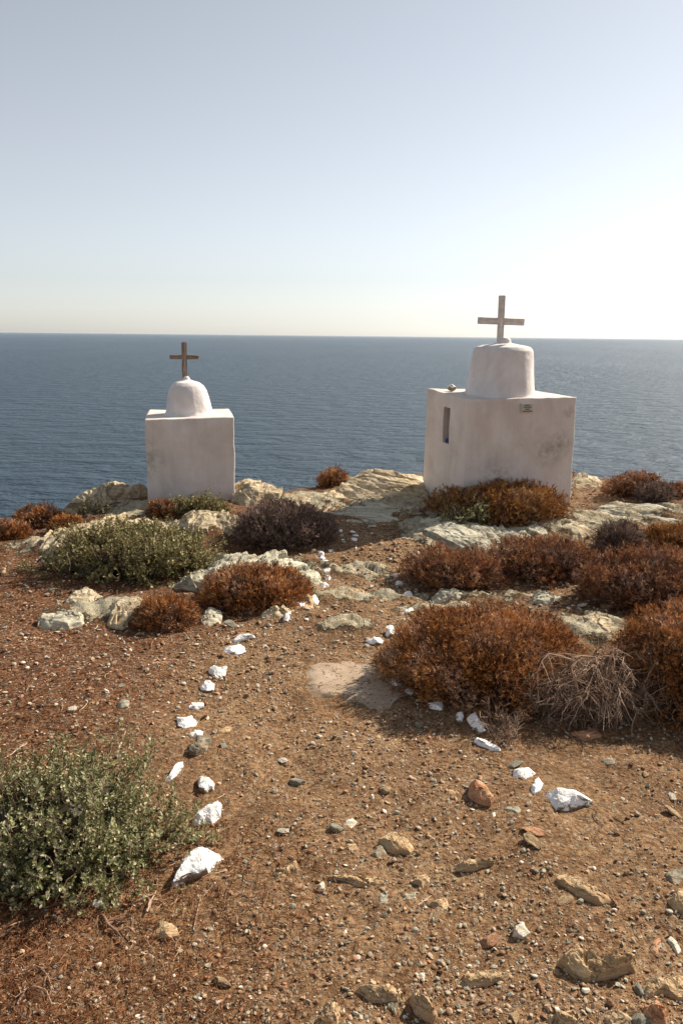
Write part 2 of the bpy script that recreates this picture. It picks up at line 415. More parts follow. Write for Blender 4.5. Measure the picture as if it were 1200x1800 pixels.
# bedrock showing through: (pixel column, row, half width m, half depth m)
RK = [(650, 850, .55, .5), (700, 890, .6, .45), (560, 880, .45, .5), (830, 945, .8, .25), (760, 930, .4, .3), (1110, 905, .9, .35), (960, 925, .5, .25), (430, 870, .4, .5),
      (220, 900, .8, .5), (120, 960, .7, .35), (350, 920, .6, .35), (640, 1005, .28, .25), (620, 1050, .25, .2), (610, 1098, .2, .15), (520, 1050, .2, .3), (430, 1000, .8, .3),
      (230, 1075, .5, .2), (1040, 1105, .3, .3), (880, 1050, .6, .15), (780, 1075, .5, .12), (950, 1050, .3, .2), (700, 1050, .3, .12), (820, 1310, 0.01, 0.01)]
RF = np.zeros_like(X)
for a_, b2_, hw, hd in RK:
    q_ = hit(a_, b2_); RF = np.maximum(RF, np.exp(-(((X - q_[0]) / hw) ** 2 + ((Y - q_[1]) / hd) ** 2) * 1.2))
RF = RF * (0.75 + 0.5 * fbm(P3 * 3 + 8, 3))
rt = 0.55
ac = X * math.cos(rt) + Y * math.sin(rt); al = -X * math.sin(rt) + Y * math.cos(rt)
s_ = ac * 9 + 1.6 * fbm(np.stack([ac * 2, al * 1.1, X * 0 + 5], -1), 3)
ridge = 1 - 2 * np.abs(fbm(np.stack([s_, al * 1.3, X * 0 + 1], -1), 4))
step = vnoise(np.stack([np.floor(s_ * 1.3) * 3.7, np.floor(al * 1.7 + 2 * vnoise(P3 * 2)) * 2.3, X * 0], -1))
Z = Z + sstep(0.15, 0.6, RF) * near * (0.045 * ridge + 0.018 * step)
nx, ny = len(xs), len(ys)
idx = np.arange(nx * ny).reshape(ny, nx)
F = np.stack([idx[:-1, :-1], idx[:-1, 1:], idx[1:, 1:], idx[1:, :-1]], -1).reshape(-1, 4)
o = link('ground', new_mesh('ground', np.stack([X, Y, Z], -1).reshape(-1, 3), F, True, {'litter': LIT.ravel(), 'rock': RF.ravel(), 'path': PT.ravel()}), M['soil'])
tag(o, kind='structure')

SEA_Z = -24.0
R_ = 60000.0
V, F = np.array([(-R_, -R_, SEA_Z), (R_, -R_, SEA_Z), (R_, R_, SEA_Z), (-R_, R_, SEA_Z)]), np.array([(0, 1, 2, 3)])
o = link('sea', new_mesh('sea', V, F), M['sea']); tag(o, kind='structure')

# ------------------------------------------------------------------ shrines
def plaster_box(name, cor, z0, z1s, slot=None, sub=26):
    """body of a shrine: cor = 4 ground corners (front-left, front-right, back-right, back-left), top corner heights z1s"""
    bm = bmesh.new()
    ctr = sum((Vector(c) for c in cor), Vector((0, 0))) / 4
    lo, hi = [], []
    for c, z in zip(cor, z1s):
        c = Vector(c); out = (c - ctr)
        lo.append(bm.verts.new((*(ctr + out * 1.03), z0))); hi.append(bm.verts.new((*c, z)))
    bm.faces.new(lo[::-1]); bm.faces.new(hi)
    for i in range(4): bm.faces.new((lo[i], lo[(i + 1) % 4], hi[(i + 1) % 4], hi[i]))
    bmesh.ops.bevel(bm, geom=list(bm.edges), offset=0.011, segments=3, profile=0.5, affect='EDGES')
    me = bpy.data.meshes.new(name); bm.to_mesh(me); bm.free()
    ob = bpy.data.objects.new(name, me); COL.objects.link(ob)
    if slot:
        cb = bmesh.new()
        vs = [cb.verts.new(v) for v in slot]
        for f in ((0, 1, 2, 3), (7, 6, 5, 4), (0, 4, 5, 1), (1, 5, 6, 2), (2, 6, 7, 3), (3, 7, 4, 0)): cb.faces.new([vs[i] for i in f])
        bmesh.ops.recalc_face_normals(cb, faces=cb.faces)
        cm = bpy.data.meshes.new('cut'); cb.to_mesh(cm); cb.free()
        co = bpy.data.objects.new('cut', cm); COL.objects.link(co)
        md = ob.modifiers.new('b', 'BOOLEAN'); md.operation = 'DIFFERENCE'; md.object = co; md.solver = 'EXACT'
        dg = bpy.context.evaluated_depsgraph_get()
        me2 = bpy.data.meshes.new_from_object(ob.evaluated_get(dg)); ob.modifiers.clear(); ob.data = me2
        bpy.data.objects.remove(co, do_unlink=True); me = me2
    # subdivide and roughen like hand-laid plaster
    bm = bmesh.new(); bm.from_mesh(me)
    bmesh.ops.triangulate(bm, faces=bm.faces)
    for k in range(6):
        E = [e for e in bm.edges if e.calc_length() > 0.045]
        if not E: break
        bmesh.ops.subdivide_edges(bm, edges=E, cuts=1); bmesh.ops.triangulate(bm, faces=[f for f in bm.faces if len(f.verts) > 3])
    Vn = np.array([v.co[:] for v in bm.verts])
    bm.normal_update()
    dx = np.stack([fbm(Vn * 5 + k * 9, 3) * 0.009 + fbm(Vn * 14 + k * 5, 2) * 0.0035 for k in range(3)], -1)
    for v, d in zip(bm.verts, dx): v.co += Vector(d)
    bm.to_mesh(me); bm.free()
    me.polygons.foreach_set('use_smooth', np.full(len(me.polygons), True))
    try: me.set_sharp_from_angle(angle=math.radians(50))
    except Exception: pass
    return ob

def lathe(name, cx, cy, z0, prof, seed, seg=72, lean=(0, 0), amp=0.008):
    """prof [(radius, height)]"""
    pr = np.array(prof, float)
    t = np.linspace(0, len(pr) - 1, (len(pr) - 1) * 6 + 1)
    r = np.interp(t, np.arange(len(pr)), pr[:, 0]); z = np.interp(t, np.arange(len(pr)), pr[:, 1])
    for _ in range(1):
        r[1:-1] = (r[:-2] + r[1:-1] * 2 + r[2:]) / 4; z[1:-1] = (z[:-2] + z[1:-1] * 2 + z[2:]) / 4
    a = np.linspace(0, 2 * math.pi, seg, endpoint=False)
    R, A = np.meshgrid(r, a, indexing='ij'); Zz = np.repeat(z[:, None], seg, 1)
    D = np.stack([np.cos(A), np.sin(A), Zz], -1)
    R = R + amp * np.minimum(1, R / 0.05) * (fbm(D * 1.6 + seed, 3) * 1.6 + 0.35 * fbm(D * 7 + seed, 3))
    hm = z.max()
    V = np.stack([cx + R * np.cos(A) + lean[0] * Zz / hm, cy + R * np.sin(A) + lean[1] * Zz / hm, z0 + Zz], -1)
    n = len(r); idx = np.arange(n * seg).reshape(n, seg)
    F = np.stack([idx[:-1], np.roll(idx, -1, 1)[:-1], np.roll(idx, -1, 1)[1:], idx[1:]], -1).reshape(-1, 4)
    return new_mesh(name, V.reshape(-1, 3), F, True)

def plank(name, p0, p1, wid, th, face, mt, parent, ww=None):
    """a sawn board from p0 to p1, width wid in the face plane, thickness th along 'face' direction, slightly worn ends"""
    p0, p1, face = Vector(p0), Vector(p1), Vector(face).normalized()
    ax = (p1 - p0).normalized(); sd = ax.cross(face).normalized(); L = (p1 - p0).length
    bm = bmesh.new(); n = 10; rings = []
    rr = random.Random(name + str(L))
    for i in range(n + 1):
        t = i / n; wv = wid * (1 + rr.uniform(-.03, .03)); q = []
        for a, b in ((-1, -1), (1, -1), (1, 1), (-1, 1)):
            q.append(bm.verts.new(p0 + ax * (L * t) + sd * (a * wv / 2) + face * (b * th / 2)))
        rings.append(q)
    for i in range(n):
        for k in range(4): bm.faces.new((rings[i][k], rings[i][(k + 1) % 4], rings[i + 1][(k + 1) % 4], rings[i + 1][k]))
    bm.faces.new(rings[0][::-1]); bm.faces.new(rings[-1])
    bmesh.ops.recalc_face_normals(bm, faces=bm.faces)
    bmesh.ops.bevel(bm, geom=[e for e in bm.edges if len(e.link_faces) == 2 and e.calc_face_angle(0) > 1.0], offset=min(th, wid) * 0.09, segments=2, affect='EDGES')
    me = bpy.data.meshes.new(name); bm.to_mesh(me); bm.free()
    # board runs along local z so that the grain follows it
    q = Matrix((sd, face, ax)).transposed().to_4x4(); q.translation = p0
    me.transform(q.inverted())
    o = link(name, me, mt, parent)
    o.matrix_local = q
    return o

def solve_z(p, py):
    """height at which ground point p=(x,y) projects to image row py"""
    lo, hi = -3, 5
    for _ in range(50):
        md = (lo + hi) / 2
        if project((p[0], p[1], md))[1] > py: lo = md
        else: hi = md
    return (lo + hi) / 2

def at_depth(px, py, y):
    d = ray(px, py); return CAM + d * (y / d[1])

# --- right-hand shrine
fl = at_depth(822, 703, 6.5); fl2 = np.array(fl[:2])
th = math.radians(20); ux = np.array([math.cos(th), math.sin(th)]); uy = np.array([-math.sin(th), math.cos(th)])
def width_to(pfrom, dirv, pxt):
    lo, hi = 0.1, 4
    for _ in range(50):
        md = (lo + hi) / 2; q = pfrom + dirv * md
        v = project((q[0], q[1], 1.0))[0]
        if (v < pxt) == (dirv[0] > 0): lo = md
        else: hi = md
    return (lo + hi) / 2
W1 = width_to(fl2, ux, 1011); D1 = width_to(fl2, uy, 750)
fr = fl2 + ux * W1; bl = fl2 + uy * D1; br = fr + uy * D1
zt = [solve_z(fl2, 703), solve_z(fr, 697.5), solve_z(br, 685), solve_z(bl, 683)]
z0 = float(min(H(*fl2), H(*fr), H(*bl))) - 0.25
cc1 = (fl2 + fr + bl + br) / 4
sh1 = empty('shrine', (cc1[0], cc1[1], float(H(*cc1))))
off = np.array(sh1.location)
tag(sh1, 'larger white plastered shrine with bell dome, pale cross and narrow slot in its left wall', 'shrine')
loc = [tuple(c - off[:2]) for c in (fl2, fr, br, bl)]
# slot cut through the left wall into a deep recess
def lw(t, inn, z):    # point on the left wall: t 0 front .. 1 back, inn = distance inwards
    q = fl2 + uy * D1 * t + ux * inn; return (q[0] - off[0], q[1] - off[1], z - off[2])
def t_for(px):
    lo, hi = 0, 1
    for _ in range(40):
        md = (lo + hi) / 2; q = fl2 + uy * D1 * md
        if project((q[0], q[1], 1.0))[0] > px: lo = md
        else: hi = md
    return (lo + hi) / 2
ta, tb = t_for(791.5), t_for(779.5)
qs = fl2 + uy * D1 * (ta + tb) / 2
zs1, zs0 = solve_z(qs, 715.5), solve_z(qs, 779)
slot = [lw(ta, -0.1, zs0), lw(tb, -0.1, zs0), lw(tb, 0.34, zs0), lw(ta, 0.34, zs0), lw(ta, -0.1, zs1), lw(tb, -0.1, zs1), lw(tb, 0.34, zs1), lw(ta, 0.34, zs1)]
def front_pt(px, py):
    """point on the front wall"""
    d = ray(px, py); n = np.array([uy[0], uy[1], 0]); p = np.array([fl2[0], fl2[1], 0]); t = ((p - CAM) @ n) / (d @ n); return CAM + d * t - off
zmeans = [z - off[2] for z in zt]
ql = fr * 0.80 + fl2 * 0.20
M['plaster1'] = make_plaster('aged_lime_plaster', [(*front_pt(960, 795), 0.17), (*front_pt(985, 780), 0.13), (*front_pt(1000, 727), 0.08), (*front_pt(870, 850), 0.25)], (0.66, 0.585, 0.53))
M['plaster2'] = make_plaster('lime_plaster', [(-0.3, -0.45, 0.4, 0.2)], (0.67, 0.60, 0.55))
M['plaster_dome'] = make_plaster('dome_plaster', [], (0.72, 0.675, 0.65))
body = plaster_box('body', loc, z0 - off[2], zmeans, slot)
body.parent = sh1; body.data.materials.clear(); body.data.materials.append(M['plaster1'])
# blue painted ledge inside the slot
mb, nt, b = mat('blue_paint', 0.6, 0.3); b.inputs['Base Color'].default_value = (0.02, 0.025, 0.14, 1)
L0 = np.array([lw(ta + .02, 0.02, zs0 + .004), lw(tb - .02, 0.02, zs0 + .004), lw(tb - .02, 0.32, zs0 + .004), lw(ta + .02, 0.32, zs0 + .004)])
L1 = L0 + [0, 0, 0.03]
o = link('slot_ledge', new_mesh('slot_ledge', np.vstack([L0, L1]), np.array([(3, 2, 1, 0), (4, 5, 6, 7), (0, 1, 5, 4), (1, 2, 6, 5), (2, 3, 7, 6), (3, 0, 4, 7)])), mb, sh1)
tag(o, 'dark blue painted ledge inside the slot')
# dome
dc = cc1 - ux * 0.02 - uy * 0.03
lo_, hi_ = 0, 1
ztop = float(np.mean(zt))
pxc, pyc, dz = project((dc[0], dc[1], ztop))
s1 = dz / FPX
for _ in range(3):   # slide the dome along the roof until it stands at the right column
    dc = dc + ux * ((877.5 - project((dc[0], dc[1], ztop))[0]) * s1)
prof = [(66, -6), (62, 0), (60.5, 8), (58.5, 22), (56, 40), (54.5, 56), (53.2, 70), (52.0, 80), (47, 86), (38, 88.5), (24, 91), (13, 93), (11.5, 99), (8, 102.5), (0.5, 103)]
o = link('dome', lathe('dome', dc[0] - off[0], dc[1] - off[1], ztop - off[2], [(a * s1 * 0.985, b_ * s1 * 0.94) for a, b_ in prof], 3.3, lean=(0.02, 0)), M['plaster_dome'], sh1)
# cross, slightly leaning
cr = empty('cross', (0, 0, 0)); cr.parent = sh1
def loc3(px, py, yy): return Vector(at_depth(px, py, yy) - off)
yc = dc[1]
cf = Vector((math.sin(math.radians(-14)) * 1, -math.cos(math.radians(-14)), 0))
plank('post', loc3(878, 606, yc), loc3(882, 519.5, yc), 0.056, 0.034, cf, M['woodw'], cr)
pc = loc3(879, 565, yc); yb = yc
off_b = cf * 0.030
plank('crossbar', loc3(838.5, 563, yb) + off_b * -1, loc3(919, 567, yb) + off_b * -1, 0.056, 0.026, cf, M['woodw'], cr)
# plaque
pl = empty('plaque', (0, 0, 0)); pl.parent = sh1
mp_, nt, b = mat('plaque_stone', 0.6, 0.3); V_ = coords(nt); base(nt, b, ramp(nt, noise(nt, V_, 30, 3), [(0.3, (0.42, 0.40, 0.34)), (0.7, (0.52, 0.50, 0.43))]))
mi_, nt, b2 = mat('plaque_ink', 0.7, 0.2); base(nt, b2, ramp(nt, noise(nt, coords(nt), 50, 3), [(0.3, (0.04, 0.035, 0.03)), (0.7, (0.08, 0.07, 0.06))]))
nf = np.array([-uy[0], -uy[1], 0])
def panel(x0, x1, y0, y1, o0, o1):
    q = [front_pt(x0, y1), front_pt(x1, y1), front_pt(x1, y0), front_pt(x0, y0)]
    return np.vstack([np.array(q) + nf * o0, np.array(q) + nf * o1])
BF = np.array([(3, 2, 1, 0), (4, 5, 6, 7), (0, 1, 5, 4), (1, 2, 6, 5), (2, 3, 7, 6), (3, 0, 4, 7)])
o = link('plate', new_mesh('plate', panel(913.5, 932.5, 709, 724.5, -0.002, 0.022), BF), mp_, pl)
# four engraved lines, too small to be read in the photograph: rows of worn letter strokes
rr = random.Random(5); VV = []; FF = []
for (xa, xb, yy) in ((919.5, 927.5, 711.8), (917, 930.5, 715.2), (919.5, 927.5, 718.8), (914.8, 931.8, 722.3)):
    x = xa
    while x < xb:
        wd = rr.uniform(0.45, 0.9); VV.append(panel(x, min(x + wd, xb), yy - 0.75, yy + 0.75, 0.0215, 0.0235)); FF.append(BF + 8 * len(FF)); x += wd + rr.uniform(0.12, 0.3)
link('lettering', new_mesh('lettering', np.vstack(VV), np.vstack(FF)), mi_, pl)

# --- left-hand shrine
th2 = math.radians(11); vx = np.array([math.cos(th2 * .8), math.sin(th2 * .8)]); vy = np.array([-math.sin(th2), math.cos(th2)])
g2 = np.array(at_depth(254, 738, 6.9)[:2])
W2 = width_to(g2, vx, 411.5); D2 = 0.86
h2 = g2 + vx * W2; k2 = g2 + vy * D2; j2 = h2 + vy * D2
zt2 = [solve_z(g2, 738), solve_z(h2, 733.5), solve_z(j2, 719), solve_z(k2, 720)]
cc2 = (g2 + h2 + k2 + j2) / 4
sh2 = empty('shrine', (cc2[0], cc2[1], float(H(*cc2)))); off2 = np.array(sh2.location)
tag(sh2, 'smaller plain white plastered cube shrine with a rounded dome and dark brown wooden cross', 'shrine')
body = plaster_box('body', [tuple(c - off2[:2]) for c in (g2, h2, j2, k2)], float(H(*g2)) - 0.5 - off2[2], [z - off2[2] for z in zt2])
# walls taper a little towards the ground
for v in body.data.vertices:
    f = min(1, max(0, (zt2[0] - off2[2] - v.co.z) / 0.8)); v.co.x *= (1 - 0.03 * f)
body.parent = sh2; body.data.materials.clear(); body.data.materials.append(M['plaster2'])
zt2m = float(np.mean(zt2)); dc2 = cc2.copy() - vy * 0.04
s2 = project((dc2[0], dc2[1], zt2m))[2] / FPX
for _ in range(3): dc2 = dc2 + vx * ((333 - project((dc2[0], dc2[1], zt2m))[0]) * s2)
prof = [(52, -5), (45, 0), (41.5, 5), (39.5, 16), (37, 30), (34, 42), (29.5, 50), (22, 55.5), (12, 58), (7, 60), (6, 63), (4, 65.5), (0.5, 66)]
o = link('dome', lathe('dome', dc2[0] - off2[0], dc2[1] - off2[1], zt2m - off2[2], [(a * s2 * 0.96, b_ * s2) for a, b_ in prof], 8.1, lean=(-0.02, 0), amp=0.010), M['plaster_dome'], sh2)
cr2 = empty('cross', (0, 0, 0)); cr2.parent = sh2
def loc4(px, py, yy): return Vector(at_depth(px, py, yy) - off2)
cf2 = Vector((math.sin(th2), -math.cos(th2), 0))
plank('post', loc4(325, 671, dc2[1]), loc4(323.5, 601.5, dc2[1]), 0.046, 0.032, cf2, M['wood'], cr2)
plank('crossbar', loc4(298.5, 627.5, dc2[1]) - cf2 * 0.026, loc4(349, 628, dc2[1]) - cf2 * 0.026, 0.036, 0.022, cf2, M['wood'], cr2)

# ------------------------------------------------------------------ stones and outcrops
def poly_radius(poly, ctr, ang):
    """distance from ctr to the outline along each angle (star-shaped outline)"""
    P = poly - ctr; Q = np.roll(P, -1, 0)
    d = np.stack([np.cos(ang), np.sin(ang)], -1)
    best = np.full(len(ang), 0.0)
    for a, b_ in zip(P, Q):
        e = b_ - a; den = d[:, 0] * e[1] - d[:, 1] * e[0]; den = np.where(np.abs(den) < 1e-12, 1e-12, den)
        t = (a[0] * e[1] - a[1] * e[0]) / den; u = (a[0] * d[:, 1] - a[1] * d[:, 0]) / den
        ok = (t > 0) & (u >= -1e-6) & (u <= 1 + 1e-6)
        best = np.where(ok & (t > best), t, best)
    return np.where(best <= 0, np.median(best), best)

def shard(name, outline, tau, thick, seed, mt, sub=4, pw=0.45, rough=0.06, strata=0.0, sdir=(0.3, 0.5, 0.8), sfreq=30, smooth=False, sink=0.25, planes=9, base_row=None, base_pt=None):
    """a stone: the outline lies in a plane leaning back tau degrees from the ground, with a real thickness"""
    ol = np.array(outline, float); yb = ol[:, 1].max() if base_row is None else base_row; xc = ol[:, 0].mean()
    B = hit(xc, yb) if base_pt is None else np.array(base_pt)
    ta = math.radians(tau * (0.5 if tau < 55 else 1.0)); v = np.array([0, math.cos(ta), math.sin(ta)]); n = np.array([0, -math.sin(ta), math.cos(ta)]); ux_ = np.array([1.0, 0, 0])
    pts = []
    for (a, b_) in ol:
        d = ray(a, b_); den = d @ n; t = ((B - CAM) @ n) / den; q = CAM + d * t - B; pts.append((q[0], q @ v))
    P = np.array(pts); c = (P.min(0) + P.max(0)) / 2
    V0, F0 = ico(sub)
    rs = np.random.default_rng(seed)
    ang = np.arctan2(V0[:, 1], V0[:, 0]); R = poly_radius(P, c, ang)
    cp = np.sqrt(V0[:, 0] ** 2 + V0[:, 1] ** 2); sp = V0[:, 2]
    hr = cp ** pw; hz = np.sign(sp) * np.abs(sp) ** max(pw, .55)
    L = np.stack([np.cos(ang) * hr, np.sin(ang) * hr, hz], -1)
    # a few random planes shave it into facets
    for k in range(planes):
        nn = rs.normal(size=3); nn[2] = abs(nn[2]) + 0.25; nn /= np.linalg.norm(nn); hh = rs.uniform(0.66, 0.95)
        s = L @ nn; ex = np.maximum(s - hh, 0); L = L - nn * ex[:, None] * 0.98
    size = float(np.mean(R)); w3 = np.stack([L[:, 0] * R, L[:, 1] * R, L[:, 2] * thick / 2], -1)
    qn = w3 / size
    amp = rough * size * min(1, 1.5 * (thick / size) + 0.3)
    disp = np.stack([fbm(qn * 1.7 + seed * 3.1 + k * 31, 5) for k in range(3)], -1) * amp
    w3 = w3 + disp
    if strata > 0:
        sd = np.array(sdir, float); sd /= np.linalg.norm(sd)
        e1 = nrm(np.cross(sd, [0.2, 0.9, 0.3])); e2 = np.cross(sd, e1)
        aq = np.stack([w3 @ sd * sfreq * 0.55, w3 @ e1 * sfreq * 0.13, w3 @ e2 * sfreq * 0.13], -1) + seed * 3.3
        rdg = 1 - 2 * np.abs(fbm(aq, 5, 0.55))
        w3 = w3 + rdg[:, None] * strata * 1.1 * nrm(L + np.array([0, 0, .4]))
        s = (w3 @ sd) * sfreq + 1.3 * fbm(qn * 1.2 + seed, 3) * 2
        fr_ = s - np.floor(s); saw = np.where(fr_ < 0.8, fr_ / 0.8, (1 - fr_) / 0.2)
        lay = vnoise(np.stack([np.floor(s) * 7.7, s * 0, s * 0 + seed], -1))
        w3 = w3 + (saw * 0.6 + lay)[:, None] * strata * np.array([0.15, 0.2, 1.0]) * np.clip(L[:, 2:3] + 0.6, 0, 1)
    for k in (0, 1):      # bring the worn shape back to its traced extent
        lo_, hi_ = w3[:, k].min(), w3[:, k].max(); plo, phi = P[:, k].min() - c[k], P[:, k].max() - c[k]
        w3[:, k] = (w3[:, k] - lo_) / (hi_ - lo_) * (phi - plo) + plo
    Wp = ux_ * (w3[:, 0] + c[0])[:, None] + v * (w3[:, 1] + c[1])[:, None] + n * (w3[:, 2] - thick * sink)[:, None]
    o0 = ux_ * c[0] + v * c[1] * 1.0
    me = new_mesh(name, Wp - o0, F0, smooth)
    return link(name, me, mt, None, tuple(B + o0))

def rpoly(x0, x1, y0, y1, seed, n=9):
    rs = random.Random(seed); cx, cy = (x0 + x1) / 2, (y0 + y1) / 2; out = []
    for k in range(n):
        a = 2 * math.pi * (k + rs.uniform(-.3, .3)) / n; r = rs.uniform(0.82, 1.12)
        out.append((cx + (x1 - x0) / 2 * r * math.cos(a), cy + (y1 - y0) / 2 * r * math.sin(a)))
    return out

OUT = 'pale schist outcrops along the cliff top'
def outcrop(outline, tau, thick, seed, mt, label, sub=6, strata=0.03, sdir=(0.75, -0.1, 0.55), sfreq=14, rough=0.07, pw=0.78, sink=0.3, base_row=None, base_pt=None):
    o = shard('rock_outcrop', outline, tau * 0.9, thick * 0.6, seed, M[mt], sub, pw, rough, strata, sdir, sfreq, True, sink, 12, base_row, base_pt)
    try: o.data.set_sharp_from_angle(angle=math.radians(38))
    except Exception: pass
    return tag(o, label, 'rock', OUT)

outcrop([(100, 893), (150, 876), (185, 860), (213, 845), (240, 849), (262, 850), (266, 888), (200, 893), (130, 893)], 50, 0.7, 11, 'schist_tan', 'tall pale rock on the skyline left of the smaller shrine', 7, 0.03, sink=0.25, base_pt=at_depth(187, 886, 7.35))
outcrop([(78, 900), (105, 878), (135, 868), (155, 870), (165, 905), (110, 910)], 45, 0.3, 12, 'schist_tan', 'low pale rock sloping down to the sea above the far left rust shrubs', 6)
outcrop([(400, 888), (408, 852), (428, 840), (465, 843), (497, 853), (490, 868), (450, 886), (420, 892)], 38, 0.3, 13, 'schist_tan', 'cream rock against the right side of the smaller shrine', 6)
outcrop([(282, 938), (296, 912), (345, 898), (395, 898), (452, 917), (446, 936), (340, 942)], 48, 0.3, 14, 'schist_tan', 'rounded pink-grey rock in front of the smaller shrine, under the low green shrub', 7, 0.025)
outcrop([(50, 990), (58, 955), (110, 932), (180, 914), (250, 902), (292, 908), (280, 935), (190, 955), (130, 978), (85, 1000)], 24, 0.22, 15, 'schist_tan', 'long low pale slab behind the wide sage shrub on the left', 7, 0.03)
outcrop([(272, 1046), (285, 1022), (330, 1000), (362, 978), (400, 966), (455, 959), (492, 961), (520, 975), (558, 990), (574, 1016), (548, 1034), (480, 1046), (340, 1050)], 44, 0.34, 16, 'schist_grey', 'long jagged grey-green ridge of rock left of the path, behind the rust shrub', 7, 0.035, (0.9, -0.1, 0.35), 16, 0.12)
outcrop([(108, 1064), (128, 1036), (150, 1031), (184, 1044), (176, 1060), (132, 1070)], 38, 0.12, 17, 'schist_tan', 'upper small pale rock left of the path below the sage shrub', 5, 0.012)
outcrop([(64, 1100), (74, 1078), (105, 1070), (143, 1074), (147, 1096), (110, 1109), (72, 1108)], 36, 0.12, 18, 'schist_grey', 'rounded greenish rock lowest on the left of the group below the sage shrub', 5, 0.012)
outcrop([(180, 1080), (205, 1048), (240, 1044), (284, 1050), (277, 1076), (238, 1084), (216, 1108), (190, 1102)], 32, 0.13, 19, 'schist_tan', 'split pale rock between the sage shrub and the small round rust shrub', 6, 0.02)
outcrop(rpoly(354, 391, 1060, 1104, 3), 24, 0.08, 20, 'schist_grey', 'small greenish rock just left below the wide rust shrub', 4, 0.01)
outcrop(rpoly(455, 517, 1064, 1094, 4), 30, 0.10, 21, 'schist_tan', 'low tan rock at the lower right of the wide rust shrub by the path', 5, 0.012)
outcrop([(584, 872), (603, 842), (650, 824), (700, 827), (745, 829), (752, 872), (700, 882), (640, 888)], 24, 0.3, 22, 'schist_tan', 'broad tan rock hump on the skyline left of the larger shrine', 7, 0.03, (0.5, 0.5, 0.6), 12)
outcrop([(485, 890), (500, 866), (560, 860), (610, 858), (640, 875), (620, 900), (540, 905)], 14, 0.14, 23, 'schist_tan', 'flat tan rock on the cliff top behind the purple-grey shrub', 6, 0.02)
outcrop([(545, 902), (580, 878), (660, 866), (770, 868), (790, 900), (760, 922), (680, 920), (600, 922)], 7, 0.12, 24, 'schist_grey', 'flat rock shelf under the shadow of the larger shrine', 7, 0.02, (0.4, 0.6, 0.5), 11, 0.08)
outcrop([(715, 945), (735, 918), (800, 914), (880, 922), (935, 920), (985, 940), (960, 955), (885, 954), (850, 972), (815, 975), (775, 955)], 16, 0.15, 25, 'schist_grey', 'layered grey-green slab in front of the shrub at the larger shrine', 7, 0.03, (0.5, 0.3, 0.7), 15)
outcrop([(940, 935), (990, 915), (1050, 918), (1090, 930), (1060, 945), (980, 948)], 10, 0.1, 26, 'schist_tan', 'flat tan slab right of the layered slab, beside the dark twiggy shrub', 6, 0.02)
outcrop(rpoly(756, 824, 1034, 1064, 6), 36, 0.12, 27, 'schist_grey', 'small hump of striped grey rock above the big rust shrub', 5, 0.014)
outcrop(rpoly(926, 988, 1038, 1068, 7), 30, 0.1, 28, 'schist_grey', 'jagged grey rock behind the right end of the big rust shrub', 5, 0.018)
outcrop(rpoly(1008, 1078, 1078, 1128, 8), 20, 0.1, 29, 'schist_tan', 'tan fractured rock between the two big rust shrubs', 6, 0.018)
outcrop([(1020, 905), (1060, 892), (1120, 884), (1200, 880), (1260, 884), (1260, 925), (1150, 926), (1080, 920)], 8, 0.14, 30, 'schist_grey', 'cracked flat grey rock near the right edge below the far shrubs', 7, 0.03, (0.3, 0.7, 0.5), 11)
outcrop(rpoly(1000, 1060, 828, 862, 9), 22, 0.2, 31, 'schist_tan', 'low tan rock on the skyline right of the larger shrine', 5, 0.02)
outcrop(rpoly(628, 678, 988, 1024, 31, 7), 5, 0.035, 32, 'schist_tan', 'thin slanting bedrock rib in the middle of the upper path', 5, 0.012, (0.8, 0.5, 0.2), 26)
outcrop(rpoly(590, 650, 1034, 1062, 32, 8), 5, 0.035, 33, 'schist_brown', 'flush brown bedrock patch across the path below the slanting rib', 5, 0.012, (0.8, 0.5, 0.2), 26)
outcrop(rpoly(596, 640, 1078, 1116, 33, 8), 4, 0.03, 34, 'schist_grey', 'pale flush bedrock patch in the path above the concrete patch', 5, 0.012, (0.8, 0.5, 0.2), 26)
outcrop(rpoly(500, 560, 1020, 1075, 35, 8), 6, 0.035, 36, 'schist_brown', 'flush brown bedrock at the left edge of the path beside the row of white stones', 5, 0.012, (0.8, 0.5, 0.2), 26)

# brown rocks sticking out of the soil in the foreground, traced one by one
FR = 'brown rocks in the foreground soil'
def frock(outline, tau, thick, seed, mt, label, sub=6, strata=0.006, sdir=(0.9, 0.4, 0.2), sfreq=48, rough=0.07, pw=0.55, sink=0.12, name='rock', group=FR, cat='rock'):
    o = shard(name, outline, tau * 0.9, thick * 0.95, seed, M[mt], sub, pw, rough, strata, sdir, sfreq, True, sink, 11)
    try: o.data.set_sharp_from_angle(angle=math.radians(40))
    except Exception: pass
    return tag(o, label, cat, group)
frock([(974, 1690), (985, 1674), (1012, 1680), (1042, 1692), (1075, 1690), (1110, 1678), (1132, 1695), (1120, 1710), (1070, 1718), (1030, 1732), (1008, 1728)], 26, 0.08, 41, 'schist_brown', 'largest striped brown rock with a deep shadow, bottom right of the foreground', 7, 0.010)
frock([(622, 1745), (640, 1736), (668, 1730), (690, 1732), (708, 1755), (700, 1768), (668, 1765), (655, 1770)], 24, 0.06, 42, 'schist_brown', 'humped striped brown rock at the bottom centre', 6)
frock([(716, 1750), (728, 1738), (748, 1756), (770, 1785), (764, 1798), (735, 1780)], 28, 0.06, 43, 'schist_brown', 'narrow slanting brown rock right of the humped bottom centre rock', 6)
frock([(552, 1795), (575, 1768), (604, 1762), (600, 1800), (590, 1820), (545, 1820)], 20, 0.07, 44, 'schist_brown', 'striped tan rock cut by the bottom edge of the photo left of centre', 6)
frock([(1110, 1740), (1140, 1720), (1180, 1714), (1215, 1725), (1220, 1760), (1195, 1765), (1165, 1750), (1130, 1760)], 10, 0.05, 45, 'schist_brown', 'flat soil-dusted brown slab at the lower right edge', 6)
